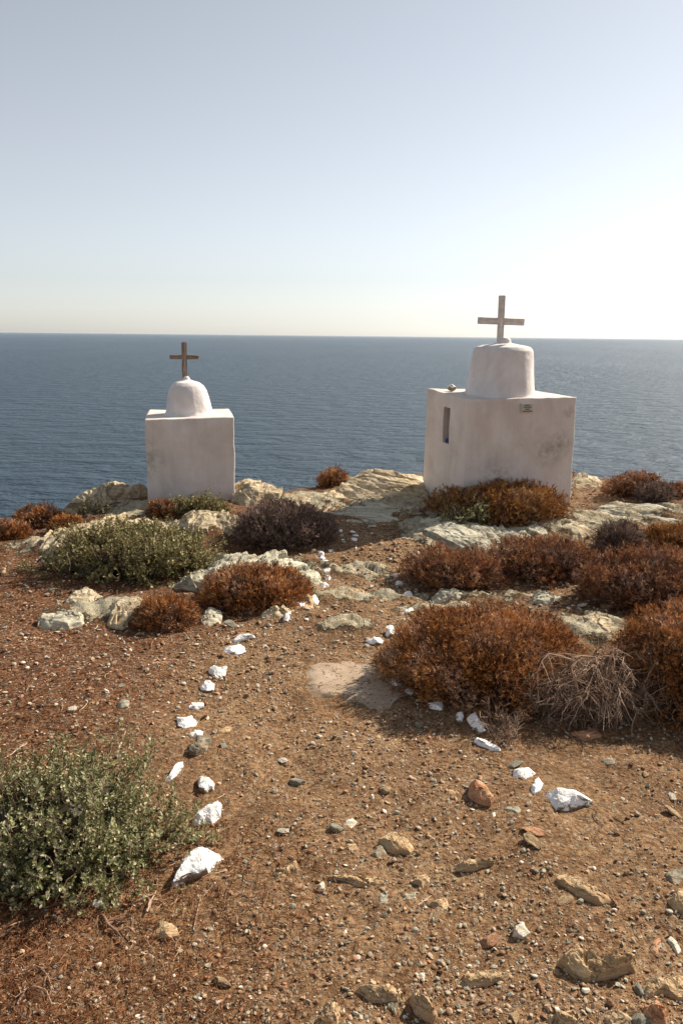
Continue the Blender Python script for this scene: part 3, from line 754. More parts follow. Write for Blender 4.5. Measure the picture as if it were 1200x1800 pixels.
frock([(1128, 1765), (1150, 1762), (1185, 1800), (1180, 1825), (1140, 1820)], 26, 0.08, 46, 'stone_orange', 'upright orange-brown rock in the bottom right corner', 5)
frock([(1168, 1575), (1190, 1562), (1230, 1570), (1240, 1605), (1215, 1620), (1185, 1600)], 22, 0.08, 47, 'schist_brown', 'smooth tan rock cut by the right edge, casting a dark shadow', 6)
frock([(962, 1790), (985, 1778), (1012, 1776), (1014, 1800), (990, 1822), (960, 1820)], 20, 0.05, 48, 'schist_brown', 'tan rock on the bottom edge below the largest striped rock', 5)
frock([(1060, 1790), (1075, 1774), (1105, 1785), (1118, 1810), (1070, 1815)], 20, 0.04, 49, 'schist_brown', 'grey-tan rock on the bottom edge left of the upright orange rock', 5)
frock([(664, 1480), (690, 1464), (712, 1470), (728, 1490), (722, 1500), (690, 1498)], 6, 0.03, 50, 'schist_brown', 'round buried tan rock in the middle of the foreground path', 5)
frock([(574, 1540), (600, 1536), (640, 1544), (682, 1550), (650, 1562), (618, 1560)], 5, 0.03, 51, 'schist_brown', 'long flat tan rock lying in the centre of the path', 5)
frock([(788, 1520), (830, 1512), (870, 1512), (868, 1520), (820, 1528), (790, 1532)], 8, 0.03, 52, 'schist_brown', 'thin tan ledge in the soil right of the path centre', 5)
frock([(800, 1725), (830, 1712), (880, 1706), (905, 1708), (890, 1720), (840, 1730), (805, 1735)], 9, 0.03, 53, 'schist_brown', 'crumbling low tan ledge left of the largest striped rock', 5)
frock([(480, 1530), (520, 1518), (524, 1530), (500, 1545), (482, 1550)], 7, 0.025, 54, 'schist_brown', 'small ribbed tan rock left of the path centre', 5)
frock([(1065, 1595), (1080, 1585), (1020, 1545), (990, 1540), (975, 1548), (1000, 1562)], 4, 0.025, 55, 'schist_brown', 'smooth flush tan slab in the gravel right of centre', 5)
frock([(822, 1388), (826, 1372), (842, 1367), (856, 1380), (869, 1402), (862, 1418), (840, 1412), (825, 1400)], 30, 0.085, 56, 'stone_orange', 'blocky orange-red stone at the right side of the path', 6, 0.003, rough=0.10, pw=0.42)
frock([(331, 1308), (346, 1294), (366, 1292), (372, 1300), (362, 1315), (345, 1328), (333, 1322)], 32, 0.06, 57, 'stone_dark', 'dark grey-brown block standing in the left row of white stones', 5, 0.003, pw=0.42)
frock([(264, 1648), (272, 1622), (284, 1618), (312, 1632), (316, 1648), (298, 1652)], 14, 0.045, 58, 'schist_brown', 'flat-topped ochre stone in the litter below the largest white stone', 5, 0.002)
frock([(383, 1284), (398, 1277), (408, 1277), (404, 1285), (386, 1290)], 10, 0.02, 59, 'schist_brown', 'tan finger-shaped stone beside the left row of white stones', 4, 0.001)
frock([(885, 1422), (892, 1415), (914, 1418), (916, 1428), (905, 1433), (888, 1432)], 12, 0.025, 60, 'stone_green', 'dark grey-green stone between the orange stone and the largest right-hand white stone', 4, 0.001)
frock([(600, 1455), (606, 1442), (618, 1438), (628, 1446), (618, 1458)], 10, 0.02, 61, 'stone_pale', 'whitish unpainted stone in the centre of the path', 4, 0.001)
frock([(662, 1598), (668, 1570), (678, 1563), (688, 1585), (684, 1598)], 8, 0.015, 62, 'stone_green', 'thin triangular grey slate lying in the path centre', 4, 0.001)
frock([(696, 1590), (715, 1578), (730, 1565), (732, 1572), (722, 1584)], 16, 0.018, 63, 'stone_green', 'pointed grey slate sliver right of the triangular slate', 4, 0.001)
frock([(752, 1588), (765, 1580), (785, 1578), (790, 1590), (778, 1602), (762, 1596)], 16, 0.03, 64, 'schist_brown', 'wedge-shaped brown stone right of the pointed slate sliver', 5, 0.001)
frock([(722, 1550), (735, 1535), (752, 1538), (756, 1552), (742, 1562)], 16, 0.03, 65, 'schist_brown', 'blocky brown stone above the wedge-shaped stone', 5, 0.001)
frock([(604, 1492), (610, 1482), (624, 1482), (630, 1492), (620, 1500)], 14, 0.028, 66, 'schist_brown', 'rounded ochre pebble stone left of the round buried rock', 4, 0.0)
frock([(650, 1500), (660, 1486), (676, 1486), (680, 1498), (664, 1508)], 14, 0.026, 67, 'stone_dark', 'rounded dark pebble stone touching the round buried rock', 4, 0.0)
frock([(900, 1640), (908, 1622), (922, 1618), (932, 1640), (920, 1648)], 14, 0.03, 68, 'stone_pale', 'angular whitish-tan stone right of the path, above the largest striped rock', 5, 0.001)
frock([(1172, 1650), (1178, 1645), (1190, 1655), (1196, 1672), (1190, 1678)], 10, 0.015, 69, 'stone_pale', 'white quartz sliver near the right edge', 4, 0.0)
frock([(1138, 1672), (1150, 1650), (1160, 1648), (1158, 1675), (1150, 1680)], 14, 0.02, 70, 'stone_orange', 'red-orange flake beside the white quartz sliver', 4, 0.001)
frock([(506, 1430), (530, 1426), (554, 1428), (545, 1434), (510, 1436)], 6, 0.012, 71, 'stone_pale', 'long thin pale stone left of the whitish unpainted stone', 4, 0.001)
frock([(860, 1262 + 170), (870, 1425), (872, 1436), (862, 1440)], 10, 0.016, 72, 'stone_pale', 'small cream stone just right of the orange-red stone', 3, 0.0)
frock([(772, 1398), (778, 1386), (812, 1388), (818, 1394), (806, 1402), (782, 1403)], 10, 0.024, 73, 'schist_brown', 'low ochre stone just left of the orange-red stone', 5, 0.001)
frock([(558, 1480 + 80), (566, 1548), (572, 1550), (570, 1564), (560, 1566)], 14, 0.024, 74, 'stone_pale', 'pinkish pale stone at the left end of the long flat rock', 4, 0.001)
frock([(205, 1240), (212, 1230), (228, 1232), (226, 1242), (212, 1245)], 10, 0.028, 75, 'stone_green', 'isolated grey stone on the red soil left of the white row', 4, 0.001)
frock([(1160, 1545), (1178, 1528), (1205, 1530), (1210, 1555), (1180, 1562)], 14, 0.05, 76, 'stone_dark', 'dark rock at the right edge above the smooth tan rock', 5, 0.002)
frock([(1000, 1258 + 30), (1040, 1280), (1060, 1292), (1020, 1300)], 8, 0.03, 77, 'stone_orange', 'reddish flat stone in the shadow below the dead twig shrub', 4, 0.001)
frock([(1056, 1338), (1066, 1330), (1082, 1334), (1082, 1342), (1068, 1346)], 10, 0.022, 78, 'stone_dark', 'dark green-grey stone in the gravel right of the dead twig shrub', 4, 0.001)
frock([(414, 849), (430, 842), (436, 850), (430, 860), (418, 858)], 60, 0.08, 79, 'stone_pale', 'loose cream block wedged against the right base of the smaller shrine', 4, 0.002)
frock([(690, 1470 + 1), (694, 1468), (700, 1476), (694, 1478)], 6, 0.012, 80, 'stone_dark', 'tiny dark stone on top of the round buried rock', 3, 0.0)

# whitewashed stones lining the path
WL, WR = 'whitewashed stones along the left side of the path', 'whitewashed stones along the right side of the path'
def wstone(outline, tau, thick, seed, label, group=WL, sub=5, rough=0.09):
    o = shard('white_stone', outline, tau, thick, seed, M['white'], sub, 0.4, rough, 0.002, (0.5, 0.6, 0.4), 60, True, 0.12, 13)
    try: o.data.set_sharp_from_angle(angle=math.radians(35))
    except Exception: pass
    return tag(o, label, 'stone', group)
wstone([(291, 1563), (312, 1528), (333, 1500), (352, 1484), (366, 1479), (376, 1484), (389, 1490), (388, 1502), (374, 1518), (368, 1532), (335, 1545), (305, 1560)], 24, 0.13, 1, 'largest white shard of the left row, long and pointed, nearest the camera', sub=6)
wstone([(336, 1450), (342, 1436), (362, 1414), (380, 1412), (396, 1409), (388, 1430), (375, 1455), (362, 1448), (348, 1452)], 22, 0.08, 2, 'second nearest white stone of the left row, broad with an upturned point', sub=6)
wstone([(347, 1375), (350, 1363), (366, 1364), (378, 1376), (376, 1386), (360, 1391), (350, 1386)], 16, 0.035, 3, 'rounded white stone beside the right edge of the foreground sage shrub')
wstone([(285, 1373), (300, 1358), (312, 1343), (322, 1340), (323, 1350), (310, 1362), (298, 1375)], 18, 0.035, 4, 'slim white stone half hidden behind the foreground sage shrub')
wstone([(330, 1290), (345, 1283), (358, 1284), (356, 1290), (335, 1296)], 12, 0.022, 5, 'narrow white stone just behind the dark block')
wstone([(311, 1261), (325, 1259), (338, 1257), (346, 1270), (340, 1276), (326, 1283), (313, 1277)], 18, 0.035, 6, 'white stone with notched edges above the dark block')
wstone([(329, 1243), (338, 1235), (358, 1236), (359, 1242), (345, 1248)], 12, 0.028, 7, 'flat white stone fifth from the dark block going up the left row', sub=4)
wstone(rpoly(351, 378, 1195, 1216, 60, 8), 22, 0.045, 8, 'chunky square white stone just below the four-pointed one in the left row')
wstone([(366, 1178), (378, 1166), (386, 1172), (400, 1174), (395, 1188), (384, 1194), (370, 1188)], 22, 0.045, 9, 'four-pointed white stone in the middle of the left row')
wstone([(388, 1146), (395, 1140), (430, 1133), (433, 1146), (415, 1152), (390, 1152)], 18, 0.04, 10, 'long flat white stone below the one with the dark underside')
wstone([(407, 1124), (418, 1116), (440, 1112), (449, 1119), (430, 1124), (410, 1130)], 26, 0.055, 11, 'white-topped stone with a bare dark underside in the left row')
wstone([(497, 1090), (500, 1078), (510, 1073), (513, 1082), (507, 1094), (499, 1095)], 48, 0.06, 12, 'upright white block at the lower right of the wide rust shrub')
wstone(rpoly(508, 543, 1056, 1071, 63, 9), 14, 0.05, 13, 'pinkish white oval stone touching the wide rust shrub')
wstone([(543, 1050), (552, 1045), (563, 1056), (557, 1064), (545, 1062)], 24, 0.045, 14, 'triangular white stone right of the pinkish oval one')
for i, (a, b_, c_, d_, lab) in enumerate([
    (540, 556, 1031, 1041, 'half buried white stone at the right edge of the wide rust shrub'),
    (560, 578, 1023, 1033, 'white stone leaning on the foot of the grey ridge by the path'),
    (571, 582, 1013, 1020, 'small white stone alone between the stack of four and the leaning one'),
    (566, 586, 998, 1008, 'lowest flat white stone of the tight stack of four by the grey ridge'),
    (567, 585, 990, 1000, 'second lowest flat white stone of the tight stack of four'),
    (563, 582, 984, 992, 'third white stone up in the tight stack of four'),
    (557, 573, 979, 986, 'topmost greyish stone of the tight stack of four'),
    (556, 573, 969, 978, 'flat oval white stone just above the tight stack of four'),
    (575, 587, 965, 973, 'small white stone right of the flat oval one'),
    (612, 630, 945, 952, 'lower of the two overlapping flat white stones near the shrine shadow'),
    (617, 636, 940, 946, 'upper of the two overlapping flat white stones near the shrine shadow'),
    (613, 626, 932, 938, 'small greyish white stone above the overlapping pair'),
    (597, 608, 948, 954, 'small grey-white stone left of the overlapping pair'),
    (593, 603, 931, 936, 'tiny grey-white stone beside the purple-grey shrub'),
    (605, 627, 904, 912, 'flat white stone inside the shadow of the larger shrine')]):
    wstone(rpoly(a, b_, c_, d_, 70 + i, 8), 14, 0.035 if i > 8 else 0.045, 20 + i, lab, WL, 4)
for i, (a, b_, c_, d_, t_, lab) in enumerate([
    (711, 723, 936, 945, .03, 'lone small white stone on the bare ground below the larger shrine'),
    (684, 704, 1008, 1018, .05, 'grey-white stone in the shade left of the reddish double shrub'),
    (692, 709, 1021, 1029, .04, 'thin white stone in the shade just below the grey-white one'),
    (705, 729, 1040, 1053, .05, 'plump white stone at the lower left of the reddish double shrub'),
    (705, 731, 1070, 1080, .035, 'thin flat white stone alone above the big rust shrub'),
    (675, 696, 1099, 1122, .07, 'upright rounded white stone at the upper left of the big rust shrub'),
    (700, 711, 1110, 1117, .03, 'tiny white stone between the upright one and the big rust shrub'),
    (642, 673, 1119, 1134, .05, 'long white stone with a dark right end above the concrete patch'),
    (682, 707, 1194, 1211, .05, 'white stone in the shadow at the right end of the concrete patch'),
    (711, 730, 1208, 1223, .04, 'small white stone tucked under the left side of the big rust shrub'),
    (750, 783, 1228, 1255, .055, 'rounded triangular white stone in the shadow below the big rust shrub'),
    (801, 816, 1251, 1270, .045, 'small white stone leaning beside the tall pitted one')]):
    wstone(rpoly(a, b_, c_, d_, 90 + i, 8), 18 if (d_ - c_) < 14 else 30, t_, 50 + i, lab, WR, 5 if i > 6 else 4)
wstone([(820, 1262), (824, 1253), (836, 1252), (848, 1266), (854, 1286), (842, 1288), (828, 1276)], 32, 0.04, 80, 'tall pitted white stone leaning at the lower edge of the big rust shrub', WR)
wstone([(832, 1302), (838, 1298), (860, 1306), (878, 1312), (881, 1321), (864, 1322), (848, 1314)], 14, 0.045, 81, 'long white stone pointing right, below the dry sprigs', WR)
wstone([(898, 1368), (905, 1352), (930, 1350), (942, 1356), (934, 1366), (925, 1373), (910, 1372)], 14, 0.045, 82, 'flat white stone with a layered edge, topmost of the last three on the right', WR)
wstone([(930, 1388), (938, 1372), (946, 1366), (955, 1376), (950, 1388), (940, 1398)], 14, 0.03, 83, 'small pale white stone wedged between two larger ones on the right', WR)
wstone([(955, 1392), (962, 1387), (1002, 1386), (1022, 1388), (1042, 1408), (1020, 1415), (990, 1424), (966, 1426)], 15, 0.10, 84, 'largest white slab of the right row with grooved layers', WR, 6)
o = wstone([(718, 888), (745, 884), (758, 884), (756, 896), (738, 899)], 8, 0.05, 85, 'flat whitewashed slab at the left foot of the larger shrine', WL)
# stones lying on the roof of the larger shrine
rp = at_depth(793.5, 684.5, 7.05)
V0, F0 = ico(4)
q = V0 * np.array([0.036, 0.03, 0.028]); q = q + 0.008 * np.stack([fbm(V0 * 1.6 + k * 7, 3) for k in range(3)], -1) * 2
rp_xy = fl2 * 0.25 + bl * 0.75 + ux * 0.14
for _ in range(8):
    rp_xy = rp_xy + ux * ((793.5 - project((rp_xy[0], rp_xy[1], zt[3]))[0]) * s1)
o = link('white_stone', new_mesh('white_stone', q, F0, True), M['white'], None, (rp_xy[0], rp_xy[1], zt[3] - 0.006 + 0.024))
tag(o, 'rounded stone lying on the roof of the larger shrine, left of its dome', 'stone')

# concrete patch in the path
ol = [(531, 1166), (548, 1160), (600, 1158), (640, 1162), (700, 1160), (730, 1175), (735, 1220), (715, 1255), (690, 1268), (660, 1262), (640, 1240), (600, 1228), (560, 1226), (540, 1218), (530, 1195)]
pts = np.array([hit(a, b_) for a, b_ in ol]); cxy = pts[:, :2].mean(0)
nr, na = 40, 160
ang = np.linspace(0, 2 * math.pi, na, endpoint=False); Rr = 1.10 * poly_radius(pts[:, :2], cxy, ang) * (1 + 0.05 * fbm(np.stack([np.cos(ang) * 3, np.sin(ang) * 3, ang * 0], -1), 3))
V = [(cxy[0], cxy[1])]
for i in range(1, nr + 1):
    for a, r in zip(ang, Rr): V.append((cxy[0] + math.cos(a) * r * i / nr, cxy[1] + math.sin(a) * r * i / nr))
V = np.array(V); rad = np.concatenate([[0], np.repeat(np.arange(1, nr + 1) / nr, na)])
zz = H(V[:, 0], V[:, 1]) + 0.009 * (1 - sstep(0.65, 1.0, rad) * 2.6) + 0.022 * rad ** 4 * fbm(np.stack([V[:, 0] * 22, V[:, 1] * 22, V[:, 0] * 0], -1), 3) + 0.004 * fbm(np.stack([V[:, 0] * 9, V[:, 1] * 9, V[:, 0] * 0], -1), 3)
F = []
for k in range(na): F.append((0, 1 + k, 1 + (k + 1) % na))
for i in range(nr - 1):
    for k in range(na):
        a = 1 + i * na + k; b_ = 1 + i * na + (k + 1) % na; F.append((a, a + na, b_)); F.append((b_, a + na, b_ + na))
Vc = np.column_stack([V, zz]); o0 = np.array([cxy[0], cxy[1], float(H(*cxy))])
mc, nt, b = mat('old_concrete', 0.9, 0.2); Vn_ = coords(nt)
c = ramp(nt, noise(nt, Vn_, 7, 6, 0.6), [(0.3, (0.30, 0.215, 0.145)), (0.55, (0.42, 0.325, 0.235)), (0.75, (0.50, 0.40, 0.30))])
c = mixc(nt, ramp(nt, noise(nt, Vn_, 55, 3), [(0.60, (0, 0, 0)), (0.64, (1, 1, 1))]), c, (0.16, 0.09, 0.05))
ck_ = mth(nt, 'ABSOLUTE', mth(nt, 'SUBTRACT', noise(nt, Vn_, 3.2, 5, 0.6, 0.6), 0.5))
c = mixc(nt, 1.0, c, ramp(nt, ck_, [(0.0, (0.35, 0.28, 0.22)), (0.008, (1, 1, 1))]), 'MULTIPLY')
dirt = mth(nt, 'ADD', attr(nt, 'rim'), mth(nt, 'MULTIPLY', mth(nt, 'SUBTRACT', noise(nt, Vn_, 16, 5, 0.7), 0.5), 1.6))
c = mixc(nt, ramp(nt, dirt, [(0.55, (0, 0, 0)), (0.75, (1, 1, 1))]), c, ramp(nt, noise(nt, Vn_, 70, 4, 0.7), [(0.3, (0.14, 0.08, 0.045)), (0.7, (0.40, 0.27, 0.165))]))
c = mixc(nt, 0.4, c, ramp(nt, noise(nt, Vn_, 120, 4, 0.7), [(0.35, (0.6, 0.57, 0.54)), (0.6, (1, 1, 1))]), 'MULTIPLY'); base(nt, b, c)
k_ = bump(nt, b, noise(nt, Vn_, 30, 5), 0.4, 0.006); bump(nt, b, noise(nt, Vn_, 200, 3), 0.3, 0.002, k_)
o = link('concrete_patch', new_mesh('concrete_patch', Vc - o0, np.array(F), True, {'rim': sstep(0.45, 0.85, rad) * 0.62}), mc, None, tuple(o0))
tag(o, 'worn pale concrete patch set in the path beside the big rust shrub', 'concrete patch')
CONC = (cxy, 0.32)

# ------------------------------------------------------------------ shrubs
def shrub_frame(x0, x1, y0, y1, dr):
    """centre on the ground, half axes a (across), b (depth), height h, from where it stands and how big it looks"""
    dr = dr * 1.3; xc = (x0 + x1) / 2; P = hit(xc, y1 - 2); dp = project(P)[2]; s = dp / FPX
    a = (x1 - x0) / 2 * s; b_ = a * dr
    dirv = P - CAM; th = math.atan2(-dirv[2], math.hypot(dirv[0], dirv[1])); sn, cs = math.sin(th), math.cos(th)
    f = np.array([dirv[0], dirv[1]]) / math.hypot(dirv[0], dirv[1])
    c = P[:2] + f * b_; s2 = (dp + b_) / FPX
    top = project((c[0], c[1], float(H(*c))))[1]
    ext = max((top - y0) * s2, 0.04)
    h = math.sqrt(max((ext ** 2 - (b_ * sn) ** 2 * 0.8), (0.35 * ext) ** 2)) / cs
    a = (x1 - x0) / 2 * s2
    return np.array([c[0], c[1], float(H(*c))]), a, b_, h * 0.9

def surf_pts(n, a, b_, h, seed, depth=(0.8, 1.03), lump=0.16, lf=2.2):
    rs = np.random.default_rng(seed)
    d = rs.normal(size=(n, 3)); d[:, 2] = np.abs(d[:, 2]) * 1.0 - 0.10; d = nrm(d)
    r = 1 + lump * fbm(d * lf + seed * 1.7, 3) * 1.6
    t = rs.uniform(depth[0], depth[1], n)
    ax = np.array([a, b_, h])
    pw = d.copy(); pw[:, 2] = np.sign(d[:, 2]) * np.abs(d[:, 2]) ** 0.8
    p = pw * ax * (r * t)[:, None]
    nm = nrm(d / ax)
    return p, nm, t, rs

def shade_core(a, b_, h, seed, lump=0.16, lf=2.2, k=0.80):  # added dark inner body: blocks light and paints the shade between sprigs
    V0, F0 = ico(4); d = V0
    r = 1 + lump * fbm(d * lf + seed * 1.7, 3) * 1.6
    pw = d.copy(); pw[:, 2] = np.sign(d[:, 2]) * np.abs(d[:, 2]) ** 0.8
    p = pw * np.array([a, b_, h]) * (r * k)[:, None]; p[:, 2] = np.where(p[:, 2] < -0.02, -0.02, p[:, 2])
    return p, F0

def blades(p, dr, L, wd, rs, tone, bend=0.3):
    """narrow tapering leaf blades, two triangles + tip"""
    n = len(p); sd = nrm(np.cross(dr, rs.normal(size=(n, 3))))
    up = nrm(np.cross(sd, dr))
    m_ = p + dr * (L * 0.5)[:, None] + up * (L * bend * 0.15)[:, None]; e = p + dr * L[:, None]
    V = np.stack([p - sd * (wd * .35)[:, None], p + sd * (wd * .35)[:, None], m_ + sd * (wd * .5)[:, None], m_ - sd * (wd * .5)[:, None], e], 1).reshape(-1, 3)
    i = np.arange(n)[:, None] * 5
    F = np.concatenate([i + np.array([[0, 1, 2]]), i + np.array([[0, 2, 3]]), i + np.array([[3, 2, 4]])], 0)
    return V, F, np.repeat(tone, 5)

def merge(parts):
    V, F, T = [], [], []; o_ = 0
    for v, f, t in parts:
        if f.shape[1] == 4: f = np.vstack([f[:, [0, 1, 2]], f[:, [0, 2, 3]]])
        V.append(v); F.append(f + o_); T.append(t); o_ += len(v)
    return np.vstack(V), np.vstack(F), np.concatenate(T)

def ground_clip(p, C0, lift=0.0):
    z = H(p[:, 0] + C0[0], p[:, 1] + C0[1]) - C0[2] + lift
    p[:, 2] = np.maximum(p[:, 2], z); return p

SG = 'dry cushion shrubs on the headland'
def cushion(bbox, dr, mt, seed, label, dens=1.0, up=0.5, Lk=1.0, lump=0.16, hair=0.0, wk=1.0, name='dry_shrub', cat='shrub', group=SG, twmat='twig', lf=2.2):
    C0, a, b_, h = shrub_frame(*bbox, dr)
    root = empty(name, tuple(C0)); tag(root, label, cat, group)
    dist = math.hypot(C0[0], C0[1]); px = dist / 796
    area = 2 * math.pi * ((a * b_) ** 1.6 / 3 + (a * h) ** 1.6 / 3 + (b_ * h) ** 1.6 / 3) ** (1 / 1.6)
    L = max(0.014, 4.0 * px) * Lk; wd = max(0.0020, 0.52 * px) * wk
    per = 9; n = int(min(16000, dens * area * 3.4 / (L * wd * 0.6) / per * 0.55)); n = max(n, 300)
    p, nm, t, rs = surf_pts(n, a, b_, h, seed, (0.74, 1.0), lump, lf)
    dirs = nrm(nm + np.array([0, 0, up]) + rs.normal(size=nm.shape) * 0.25)
    B = np.repeat(p, per, 0); Dd = nrm(np.repeat(dirs, per, 0) + rs.normal(size=(n * per, 3)) * 0.55)
    B = B + np.repeat(dirs, per, 0) * (rs.uniform(0, 1.0, n * per) * L * 0.9)[:, None] + rs.normal(size=B.shape) * L * 0.12
    B = ground_clip(B, C0)
    cl = 0.5 + 0.9 * fbm(p / max(a, .1) * 4 + seed, 3)
    tone = np.clip(np.repeat(rs.normal(0.50, 0.17, n) + (cl - .5) * 0.45, per) + rs.normal(0, 0.14, n * per), 0.05, 1)
    parts = [blades(B, Dd, L * rs.uniform(0.5, 1.25, n * per), np.full(n * per, wd) * rs.uniform(0.7, 1.4, n * per), rs, tone)]
    cv, cf_ = shade_core(a, b_, h, seed, lump, lf, 0.70); parts.append((cv, cf_, np.full(len(cv), 0.12)))  # low tone puts the inner shade into the foliage colour
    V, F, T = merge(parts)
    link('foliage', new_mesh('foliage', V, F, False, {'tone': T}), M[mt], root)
    # woody stems that show between and beyond the foliage
    ns = int(220 + 300 * hair * a / 0.3); K = 5
    q, nm2, t2, rs2 = surf_pts(ns, a, b_, h, seed, (0.90, 1.0 + 0.05 * hair), lump, lf)
    st = q * np.array([0.55, 0.55, 0.25]) + rs2.normal(size=q.shape) * 0.02 * a
    tt = np.linspace(0, 1, K)[None, :, None]
    P = st[:, None, :] * (1 - tt) + q[:, None, :] * tt + np.sin(tt * math.pi) * rs2.normal(size=(ns, 1, 3)) * 0.04 * a + np.array([0, 0, 1]) * np.sin(tt * math.pi) * 0.08 * h
    P = P + rs2.normal(size=P.shape) * 0.010 * a
    Rr_ = np.linspace(1.0, 0.35, K)[None, :] * max(0.0011, 0.33 * px) * rs2.uniform(0.7, 1.3, (ns, 1))
    V, F, T = tubes(P, Rr_, 3, np.clip(rs2.normal(0.35 + .2 * hair, 0.18, ns), 0, 1))
    link('stems', new_mesh('stems', V, F, True, {'tone': T}), M[twmat], root)
    return root

def leafy(bbox, dr, mt, seed, label, nsprig, leaf, stem=0.06, nleaf=11, lump=0.22, name='green_shrub', cat='shrub', group=None, up=0.55, lf=2.2, kcore=0.6, depth=(0.62, 1.03)):
    C0, a, b_, h = shrub_frame(*bbox, dr)
    root = empty(name, tuple(C0)); tag(root, label, cat, group)
    p, nm, t, rs = surf_pts(nsprig, a, b_, h, seed, depth, lump, lf)
    keep = fbm(p / a * 5 + seed, 2) > -0.16
    p, nm = p[keep], nm[keep]; n = len(p)
    p = ground_clip(p, C0, 0.003)
    dirs = nrm(nm * 0.8 + np.array([0, 0, up]) + rs.normal(size=nm.shape) * 0.38)
    K = 4; tt = np.linspace(0, 1, K)[None, :, None]
    sl = stem * rs.uniform(0.6, 1.3, n)
    P = p[:, None, :] - dirs[:, None, :] * (sl * 0.6)[:, None, None] + dirs[:, None, :] * sl[:, None, None] * tt * 1.2 + rs.normal(size=(n, 1, 3)) * 0.01 * np.sin(tt * 3)
    V, F, T = tubes(P, np.full((n, K), leaf * 0.075) * np.linspace(1.2, .5, K)[None, :], 3, np.clip(rs.normal(0.45, 0.2, n), 0, 1))
    link('stems', new_mesh('stems', V, F, True, {'tone': T}), M['twig'], root)
    m_ = n * nleaf
    f = rs.uniform(0.1, 1.05, m_); B = np.repeat(P[:, 0], nleaf, 0) * (1 - f)[:, None] + np.repeat(P[:, -1], nleaf, 0) * f[:, None]
    Dd = np.repeat(dirs, nleaf, 0); side = nrm(np.cross(Dd, rs.normal(size=(m_, 3))))
    ld = nrm(side * 0.9 + Dd * 0.55 + np.array([0, 0, 0.15]))
    ls = nrm(np.cross(ld, Dd + rs.normal(size=(m_, 3)) * 0.35)); ln = nrm(np.cross(ls, ld))
    Ls = leaf * rs.uniform(0.55, 1.25, m_); Wd = Ls * rs.uniform(0.42, 0.6, m_)
    e = lambda al, wl, up_: B + ld * (Ls * al)[:, None] + ls * (Wd * wl)[:, None] + ln * (Ls * up_)[:, None]
    V = np.stack([e(0, 0, 0), e(.35, .5, .10), e(.75, .42, .08), e(1, 0, -.05), e(.75, -.42, .08), e(.35, -.5, .10), e(.5, 0, 0)], 1).reshape(-1, 3)
    i = np.arange(m_)[:, None] * 7
    F = np.concatenate([i + np.array([q]) for q in ((0, 1, 6), (1, 2, 6), (2, 3, 6), (3, 4, 6), (4, 5, 6), (5, 0, 6))], 0)
    tone = np.clip(np.repeat(rs.normal(0.56, 0.14, n), nleaf) + rs.normal(0, 0.20, m_), 0.16, 1)
    parts = [(V, F, np.repeat(tone, 7))]
    cv, cf_ = shade_core(a, b_, h, seed, lump, lf, kcore); parts.append((cv, cf_, np.full(len(cv), 0.02)))  # darkest tone stands in for shade behind the leaves
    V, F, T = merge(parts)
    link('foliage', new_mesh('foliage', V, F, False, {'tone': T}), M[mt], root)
    # long bare runners and branches
    nb = 26; K = 6; q, nm2, _, rs2 = surf_pts(nb, a, b_, h, seed + 5, (0.95, 1.12), lump, lf)
    tt = np.linspace(0, 1, K)[None, :, None]; st = q * np.array([0.2, 0.2, 0.1])
    P = st[:, None, :] * (1 - tt) + q[:, None, :] * tt + rs2.normal(size=(nb, K, 3)) * 0.02 * a
    V, F, T = tubes(P, np.linspace(1, .4, K)[None, :] * leaf * 0.12 * np.ones((nb, 1)), 4, np.clip(rs2.normal(0.4, 0.2, nb), 0, 1))
    link('branches', new_mesh('branches', V, F, True, {'tone': T}), M['twig'], root)
    return root

cushion((668, 1024, 1060, 1268), 0.80, 'rust', 101, 'biggest domed rust-brown shrub right of the path beside the concrete patch', 1.25, 0.45, 1.0, 0.15, 0.5, lf=3.0)
cushion((1056, 1400, 1045, 1292), 0.80, 'rust', 102, 'large rust-brown shrub cut by the right edge, next to the biggest one', 1.2, 0.45, 1.0, 0.12, 0.5)
cushion((1012, 1290, 962, 1086), 0.62, 'rust2', 103, 'brown rounded shrub at the right edge above the two largest ones', 1.1, 0.4, 1.0, 0.16, 0.6)
cushion((1122, 1260, 924, 974), 0.6, 'ochre', 104, 'small ochre shrub at the right edge behind the brown rounded one', 1.1)
cushion((1044, 1128, 914, 982), 0.7, 'purple', 105, 'dark twiggy grey shrub standing upright between brown shrubs on the right', 0.9, 0.5, 1.3, 0.15, 1.2)
cushion((850, 1052, 944, 1034), 0.6, 'rust2', 106, 'reddish brown sprawling shrub in the middle of the right side', 1.0, 0.35, 1.1, 0.30, 0.8, lf=3.2)
cushion((708, 888, 962, 1048), 0.6, 'rust2', 107, 'double-humped reddish shrub on the right edge of the upper path', 1.1, 0.35, 1.0, 0.28, 0.6, lf=3.0)
cushion((754, 1002, 844, 934), 0.55, 'ochre', 108, 'wide rusty orange shrub against the front of the larger shrine', 1.25, 0.5, 0.9, 0.20, 0.2, lf=3.4)
cushion((1060, 1158, 829, 880), 0.6, 'rust2', 109, 'far brown shrub on the skyline at the right', 1.0, 0.4, 1.0, 0.2)
cushion((1114, 1178, 850, 889), 0.7, 'purple', 110, 'small round grey-brown shrub in front of the far skyline shrub', 0.9)
cushion((1158, 1230, 852, 880), 0.6, 'rust2', 111, 'low far shrub at the right edge by the sea', 1.0)
cushion((560, 611, 822, 861), 0.7, 'rust', 112, 'small ball of red-brown shrub on the skyline between the shrines', 1.1, 0.4, 0.9, 0.08)
cushion((410, 590, 879, 974), 0.62, 'purple', 113, 'dense purple-grey shrub left of the upper path', 1.3, 0.4, 1.0, 0.10, 0.3)
cushion((348, 552, 990, 1084), 0.62, 'rust', 114, 'wide orange-brown shrub in front of the jagged grey ridge', 1.2, 0.5, 1.0, 0.10, 0.4)
